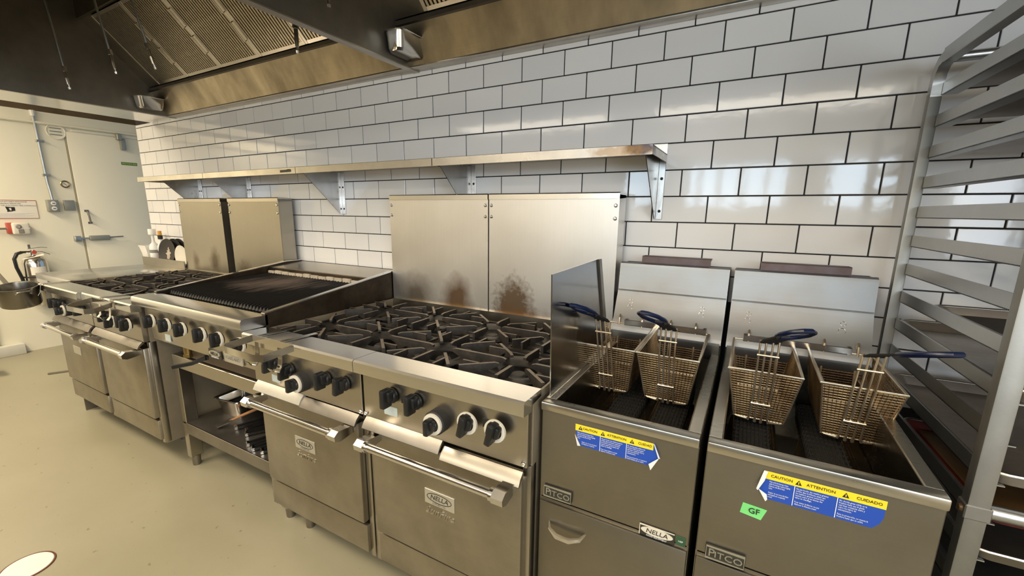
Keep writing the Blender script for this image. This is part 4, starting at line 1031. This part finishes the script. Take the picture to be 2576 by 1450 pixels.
# ------------------------------------------------------------------ sheet pan rack
rk = thing('pan_rack', 'tall aluminium sheet pan rack at the right edge beside the fryers', 'rack', (2.055, -.06, 0), .042, local=True)
RWd, RDp = .545, .67
RZ_ = [1.731 - i * .0852 for i in range(18)]
for lx in (0, RWd - .028):
    for ly, nm in ((-.026, 'rear'), (-RDp, 'front')):
        w_ = .028 if nm == 'rear' else .034
        lo = .11
        obj('upright', MB().box(lx, lx + w_, ly, ly + (.026 if nm == 'rear' else .028), lo, 1.71, .003, 2), M['alu_up'], rk)
        cst = obj('caster', MB().cyl((lx + .004, ly + .013, .055), (lx + .03, ly + .013, .055), .05, None, 20), M['matte_black'], rk)
        obj('caster_fork', MB().box(lx, lx + .034, ly - .005, ly + .03, .09, .115), M['galv'], cst)
for lx in (0, RWd - .028):
    pts = [(lx + .014, -.013, 1.70), (lx + .014, -.014, 1.735), (lx + .014, -.022, 1.765), (lx + .014, -.042, 1.786), (lx + .014, -.075, 1.795), (lx + .014, -RDp + .075, 1.795), (lx + .014, -RDp + .042, 1.786), (lx + .014, -RDp + .022, 1.765), (lx + .014, -RDp + .014, 1.70)]
    obj('top_bow', MB().bar(pts[:5], .028, .026, up=(1, 0, 0)).bar(pts[4:], .028, .026, up=(1, 0, 0)), M['alu'], rk)
    sgn = 1 if lx == 0 else -1
obj('top_rail', MB().box(.0, .03, -RDp + .07, -.07, 1.778, 1.815, .002, 1), M['alu'], rk)
for cb in (((.028, -.06, 1.79), (RWd - .028, -.06, 1.79), .013), ((.028, -RDp + .014, .80), (RWd - .02, -RDp + .014, .80), .015), ((.02, -.013, .16), (RWd - .02, -.013, .16), .012)):
    obj('cross_bar', MB().cyl(cb[0], cb[1], cb[2], None, 12), M['alu'], rk)
run_me = MB().box(0, .003, -RDp + .03, -.028, -.030, .004).box(0, .034, -RDp + .03, -.028, -.030, -.0275).mesh('runner', M['alu'])
run_me2 = MB().box(-.003, 0, -RDp + .03, -.028, -.030, .004).box(-.034, 0, -RDp + .03, -.028, -.030, -.0275).mesh('runner', M['alu'])
for z in RZ_:
    inst('runner', run_me, rk, (.024, 0, z)); inst('runner', run_me2, rk, (RWd - .024, 0, z))
weld = MB()
for z in RZ_: weld.box(.0235, .030, -.031, -.026, z - .03, z + .004, .002, 1)
obj('weld_bead', weld, M['alu_up'], rk, kind='stuff')
band = obj('upright_band', MB().box(-.003, .037, -RDp - .003, -RDp + .031, .782, .812, .002, 1), M['alu_up'], rk)
obj('band_bolt', MB().lathe([(0, .005), (.006, .004), (.008, 0)], T(-.003, -RDp + .012, .797) @ RY(-PI / 2), 10), M['tray_brown'], band)

def sheet_pan(lev, rear, label, mat, inner=None, dep=.026, cat='tray'):
    z = RZ_[lev] - .0265
    t = thing('sheet_pan', label, cat, (0, 0, 0), local=True, group='sheet pans on the rack runners')
    t.location = rk.location + Matrix.Rotation(.042, 3, 'Z') @ Vector((RWd / 2, -(rear + .648) / 2, z)); t.rotation_euler = (0, 0, .042)
    a, b = RWd / 2 - .030, (.648 - rear) / 2
    mb = MB(); rings = []
    for (u, v, zz) in ((a - .018, b - .018, .004), (a - .006, b - .006, dep), (a, b, dep + .002), (a + .002, b + .002, dep - .002), (a, b, dep - .004), (a - .006, b - .006, dep - .004), (a - .014, b - .014, 0.0)):
        r = .025; P = []
        for cx, cy, a0 in ((u - r, v - r, 0), (-u + r, v - r, 90), (-u + r, -v + r, 180), (u - r, -v + r, 270)):
            for k in range(4): an = math.radians(a0 + k * 30); P.append(mb.bm.verts.new((cx + r * math.cos(an), cy + r * math.sin(an), zz)))
        rings.append(P)
    for p, q in zip(rings, rings[1:]):
        for i in range(len(p)): mb.bm.faces.new((p[i], p[(i + 1) % len(p)], q[(i + 1) % len(q)], q[i]))
    mb.bm.faces.new(rings[0]); mb.bm.faces.new(rings[-1][::-1])
    obj('pan', mb, M[mat], t)
    rr = []
    for cx, cy, a0 in ((a - .025, b - .025, 0), (-a + .025, b - .025, 90), (-a + .025, -b + .025, 180), (a - .025, -b + .025, 270)):
        for k in range(4): an = math.radians(a0 + k * 30); rr.append((cx + .025 * math.cos(an), cy + .025 * math.sin(an), dep + .001))
    obj('rolled_rim', MB().tube(rr, .0042, 7, closed=True), M['pan_rim'], t)
    if inner: obj('contents', MB().box(-a + .03, a - .03, -b + .03, b - .03, .005, .012, .003, 1), M[inner], t)
    return t
sheet_pan(0, .07, 'top sheet pan of the rack, its dark underside showing', 'pan_alu')
sheet_pan(1, .10, 'second sheet pan from the top of the rack, brown underside', 'pan_alu')
sheet_pan(2, .05, 'third sheet pan from the top, olive brown underside', 'pan_alu')
sheet_pan(4, .12, 'thin sheet pan just above eye level on the rack', 'pan_alu')
sheet_pan(7, .24, 'short sheet pan full of burnt crumbs near the front of the rack', 'pan_alu', 'char_food')
sheet_pan(8, .03, 'empty grey sheet pan below the crumb pan', 'pan_alu')
sheet_pan(10, .05, 'grey brown sheet pan at the height of the fryer rims', 'pan_alu')
sheet_pan(11, .20, 'brown greasy sheet pan with dark red edges low on the rack', 'tray_red', 'tray_brown')
sheet_pan(12, .03, 'dark sheet pan below the red-edged one', 'steel_dark')
sheet_pan(14, .03, 'lowest dark sheet pan visible on the rack', 'steel_dark')

# ------------------------------------------------------------------ cooler door and fittings on the left wall (plane x = -4.3)
WX = -4.3
dr = struct('door_1', MB().box(WX - .02, WX + .012, -.065, .98, .10, 2.095, .005, 2), M['cream2'])
obj('door_gasket', MB().box(WX - .01, WX + .004, -.082, -.067, .1, 2.11), M['gasket'], dr)
obj('door_frame_top', MB().box(WX, WX + .010, -.02, .98, 2.105, 2.125), M['cream'], dr)
la = obj('latch_body', MB().box(WX + .012, WX + .05, -.04, .125, 1.035, 1.085, .008, 2), M['grey'], dr)
obj('latch_lever', MB().bar([(WX + .04, .12, 1.062), (WX + .045, .16, 1.064), (WX + .05, .235, 1.067)], .012, .008, up=(1, 0, 0)), M['steel_dark'], la)
obj('latch_strike', MB().box(WX + .004, WX + .045, -.155, -.105, 1.03, 1.085, .006, 2).bar([(WX + .03, -.11, 1.06), (WX + .03, -.04, 1.06)], .02, .014), M['galv'], la)
obj('pull_handle', MB().tube([(WX + .012, -.02, 1.335), (WX + .035, -.018, 1.325), (WX + .04, -.012, 1.275), (WX + .035, -.008, 1.225), (WX + .012, -.005, 1.215)], .008, 8, up=(0, 1, 0)).box(WX + .01, WX + .016, -.035, -.002, 1.325, 1.345).box(WX + .01, WX + .016, -.022, .012, 1.205, 1.225), M['steel_dark'], dr)
obj('door_closer', MB().box(WX + .012, WX + .05, .345, .39, 1.97, 2.09, .008, 2).box(WX + .012, WX + .06, .32, .36, 2.07, 2.13, .004, 1), M['grey'], dr)
gs = obj('sticker', MB().box(WX + .012, WX + .0135, .335, .475, 1.82, 1.85), M['green'], dr, label='long green sticker with pale lettering')
prt = MB()
for k, (a_, h_) in enumerate(((.344, .013), (.352, .016), (.361, .012), (.371, .012), (.384, .016), (.396, .012), (.405, .014), (.416, .012), (.426, .012), (.440, .016), (.448, .011), (.456, .011), (.464, .011))): prt.box(WX + .0135, WX + .0138, a_, a_ + .0055, 1.829, 1.829 + h_)
obj('print', prt, M['pale_print'], gs)
def onwall(name, mb, mat, loc, label, cat): return solo(name, mb, mat, loc, label, cat)
# conduit and pipe
t = thing('electrical_conduit', 'vertical steel conduit running from the wall top down to the outlet box', 'conduit', (WX, -.275, 1.44))
obj('pipe', MB().tube([(WX + .016, -.275, 2.235), (WX + .016, -.272, 1.9), (WX + .016, -.268, 1.6), (WX + .025, -.262, 1.5), (WX + .03, -.26, 1.43)], .011, 10, up=(0, 1, 0)), M['galv'], t)
for z in (1.97, 1.66): obj('clip', MB().box(WX + .001, WX + .03, -.29, -.235, z, z + .02, .002, 1), M['galv'], t)
obj('top_fitting', MB().cyl((WX + .016, -.275, 2.20), (WX + .016, -.275, 2.25), .018, .022, 10), M['white'], t)
t = thing('wall_pipe', 'thin painted pipe running level along the top of the cream wall', 'pipe', (WX, -.5, 2.148))
obj('pipe', MB().cyl((WX + .014, -3.4, 2.148), (WX + .014, 1.2, 2.148), .013, None, 10), M['cream'], t)
t = thing('outlet_box', 'grey double outlet box at the foot of the conduit', 'outlet', (WX, -.262, 1.38))
ob = obj('box', MB().box(WX + .001, WX + .055, -.305, -.225, 1.325, 1.438, .005, 2), M['grey'], t)
obj('socket', MB().lathe([(0, .003), (.018, .003), (.02, 0)], T(WX + .055, -.262, 1.405) @ RY(PI / 2), 16).lathe([(0, .003), (.018, .003), (.02, 0)], T(WX + .055, -.262, 1.356) @ RY(PI / 2), 16), M['white'], ob)
obj('slot', MB().box(WX + .058, WX + .0595, -.272, -.252, 1.353, 1.359).box(WX + .058, WX + .0595, -.272, -.252, 1.402, 1.408), M['ink'], ob)
t = thing('switch_box', 'square grey blank cover plate right of the outlet box', 'switch', (WX, -.138, 1.388))
obj('cover', MB().box(WX + .001, WX + .025, -.18, -.10, 1.338, 1.438, .004, 2), M['grey'], t)
obj('screw', MB().lathe([(0, .002), (.004, 0)], T(WX + .025, -.17, 1.43) @ RY(PI / 2), 8).lathe([(0, .002), (.004, 0)], T(WX + .025, -.108, 1.346) @ RY(PI / 2), 8), M['galv'], t)
t = thing('thermometer', 'small round dial thermometer above the grey cover plate', 'gauge', (WX, -.14, 1.595))
obj('bezel', MB().lathe([(.024, .0), (.035, .002), (.036, .008), (.032, .012), (.024, .010)], T(WX + .001, -.14, 1.592) @ RY(PI / 2), 20), M['brass'], t)
obj('face', MB().lathe([(0, .004), (.026, .004)], T(WX + .002, -.14, 1.592) @ RY(PI / 2), 20), M['paper'], t)
obj('needle', MB().bar([(WX + .008, -.15, 1.60), (WX + .008, -.13, 1.582)], .004, .002, up=(1, 0, 0)), M['ink'], t)
t = thing('wall_vent', 'round painted vent cover at the top left corner of the cooler door', 'vent', (WX, -.135, 2.08))
obj('ring', MB().lathe([(.066, .0), (.074, .001), (.074, .010), (.066, .012), (.064, .006), (0, .006)], T(WX + .001, -.135, 2.085) @ RY(PI / 2), 32), M['cream'], t)
for z in (2.055, 2.085, 2.115): obj('slot', MB().box(WX + .006, WX + .012, -.18, -.095, z - .004, z + .004, .001, 1), M['grey'], t)
# paper sign
sg = thing('sign', 'white instruction placard with small print on the cream wall', 'sign', (WX, -.5, 1.35))
sb = obj('board', MB().box(WX + .001, WX + .004, -.80, -.367, 1.262, 1.43), M['paper'], sg)
obj('border', MB().bar([(WX + .0045, -.798, 1.264), (WX + .0045, -.369, 1.264), (WX + .0045, -.369, 1.428), (WX + .0045, -.798, 1.428)], .003, .0015, closed=True, up=(1, 0, 0)), M['red'], sg)
RT = (PI / 2, 0, PI / 2)
for i, (ln, sz) in enumerate((('IN CASE OF KITCHEN APPLIANCE', .0165), ('FLAMMABLE GREASE FIRE', .0145), ('USE AFTER USE OF THE AUTOMATIC FIRE SUPPRESSION', .0155))):
    text('lettering', ln, sz, M['ink_grey'], sg, (WX + .0045, -.545, 1.414 - i * .0175), RT, ext=.0004, res=1, xs=.92)
pic = MB().prism([(WX + .0048, -.575, 1.37), (WX + .0048, -.53, 1.365), (WX + .0048, -.53, 1.36), (WX + .0048, -.555, 1.357), (WX + .0048, -.548, 1.335), (WX + .0048, -.53, 1.335), (WX + .0048, -.53, 1.328), (WX + .0048, -.57, 1.322), (WX + .0048, -.565, 1.33), (WX + .0048, -.572, 1.36)], (.0006, 0, 0)).box(WX + .0048, WX + .0054, -.538, -.515, 1.332, 1.366)
obj('pictogram', pic, M['ink'], sg)
for i in range(6): obj('print', MB().box(WX + .0045, WX + .005, -.66, -.40 - .03 * (i % 3), 1.308 - i * .0068, 1.3105 - i * .0068), M['peel'], sg)
# pull station
t = thing('pull_station', 'cream and red fire pull station under the placard', 'alarm', (WX, -.53, 1.17))
obj('back_box', MB().box(WX + .001, WX + .05, -.60, -.475, 1.125, 1.225, .006, 2), M['red'], t)
fc = obj('front_cover', MB().box(WX + .05, WX + .085, -.575, -.46, 1.118, 1.226, .014, 3), M['offwhite'], t)
obj('pull_ring', MB().lathe([(.012, .0), (.02, .003), (.012, .008)], T(WX + .086, -.535, 1.19) @ RY(PI / 2), 16).box(WX + .085, WX + .089, -.54, -.505, 1.128, 1.165, .003, 1), M['ink_grey'], fc)
obj('cover_seam', MB().box(WX + .085, WX + .0865, -.50, -.462, 1.17, 1.176), M['white'], fc)
obj('conduit_stub', MB().cyl((WX + .03, -3.0, 1.172), (WX + .03, -.60, 1.172), .010, None, 10), M['galv'], t)
# fire extinguisher
ex, ey = -4.19, -.485
t = thing('fire_extinguisher', 'silver fire extinguisher with black hose on a wall bracket', 'fire extinguisher', (ex, ey, .45))
cy = obj('cylinder', MB().lathe([(0, .45), (.08, .45), (.086, .46), (.086, .85), (.078, .885), (.055, .91), (.03, .922), (.024, .925), (0, .925)], T(ex, ey, 0), 28), M['chrome'], t)
lbm = MB()
for k in range(8):
    a0, a1 = math.radians(-38 + k * 9), math.radians(-38 + (k + 1) * 9)
    lbm.prism([(ex + .0862 * math.cos(a0), ey + .0862 * math.sin(a0), .745), (ex + .0862 * math.cos(a1), ey + .0862 * math.sin(a1), .745), (ex + .0872 * math.cos(a1), ey + .0872 * math.sin(a1), .745), (ex + .0872 * math.cos(a0), ey + .0872 * math.sin(a0), .745)], (0, 0, .075))
obj('label', lbm, M['paper'], cy)
tg = obj('service_tag', MB().box(ex + .088, ex + .090, ey - .03, ey + .035, .60, .715), M['paper'], t, label='white service tag')
text('lettering', '119', .03, M['ink_grey'], tg, (ex + .0905, ey, .645), RT, ext=.0003)
obj('paper_collar', MB().prism([(ex + .05, ey - .09, .890), (ex + .09, ey + .05, .925), (ex + .03, ey + .06, .935), (ex - .01, ey - .06, .90)], (0, 0, .003)), M['paper'], t)
obj('valve', MB().cyl((ex, ey, .92), (ex, ey, .975), .020, .018, 14).cyl((ex, ey, .955), (ex, ey - .07, .957), .011, None, 10), M['chrome'], t)
obj('gauge', MB().lathe([(0, .012), (.016, .012), (.018, 0)], T(ex + .018, ey + .005, .953) @ RY(PI / 2), 16), M['red'], t)
obj('carry_handle', MB().bar([(ex, ey - .03, .985), (ex, ey + .0, .99), (ex, ey + .06, .996), (ex, ey + .10, .99)], .024, .005).bar([(ex, ey + .01, .962), (ex, ey + .06, .955), (ex, ey + .11, .925)], .018, .005), M['steel_bright'], t)
obj('pin', MB().box(ex - .004, ex + .004, ey - .025, ey - .008, .99, 1.025, .002, 1), M['steel_dark'], t)
obj('hose', MB().tube([(ex, ey - .07, .957), (ex + .005, ey - .105, .945), (ex + .01, ey - .128, .90), (ex + .01, ey - .125, .82), (ex + .01, ey - .105, .72), (ex + .01, ey - .092, .6), (ex + .01, ey - .09, .5)], .0135, 10, up=(1, 0, 0)), M['black'], t)
obj('bracket_strap', MB().lathe([(.088, .718), (.090, .718), (.090, .73), (.088, .73), (.088, .718)], T(ex, ey, 0), 28).box(WX, ex - .08, ey - .02, ey + .02, .47, .9), M['matte_black'], t)

# ------------------------------------------------------------------ small things on the floor
t = thing('drain_cover', 'round white floor drain cover at the bottom left of the view', 'drain', (-.645, -1.497, 0))
obj('lid', MB().lathe([(0, .003), (.072, .003), (.074, .001), (.074, 0)], T(-.645, -1.497, .001), 40), M['white'], t)
obj('grimy_edge', MB().lathe([(.074, .0), (.0745, .0025), (.079, .002), (.080, 0)], T(-.645, -1.497, .001), 40), M['brown'], t)
t = thing('squeegee', 'floor squeegee leaning low behind the left leg of the far range', 'squeegee', (-2.25, -.8, .05))
obj('stick', MB().cyl((-2.46, -.93, .24), (-2.205, -.82, .29), .009, None, 8), M['steel_dark'], t)
obj('blade', MB().box(-2.27, -2.19, -.86, -.60, .30, .315).box(-2.27, -2.19, -.86, -.60, .345, .36), M['galv'], t)
obj('head', MB().box(-2.20, -2.19, -.85, -.62, .0, .38), M['steel_dark'], t)
t = thing('caster', 'black swivel caster with a pale plate at the far left edge of the floor', 'caster', (-3.62, -.98, 0))
obj('wheel', MB().lathe([(0, 0), (.045, 0), (.05, .01), (.05, .03), (.045, .04), (0, .04)], T(-3.66, -1.02, .05) @ RX(PI / 2), 20), M['matte_black'], t)
obj('plate', MB().box(-3.75, -3.57, -1.14, -.96, .12, .135), M['offwhite'], t)
obj('fork', MB().box(-3.70, -3.62, -1.08, -1.0, .07, .12), M['steel_dark'], t)
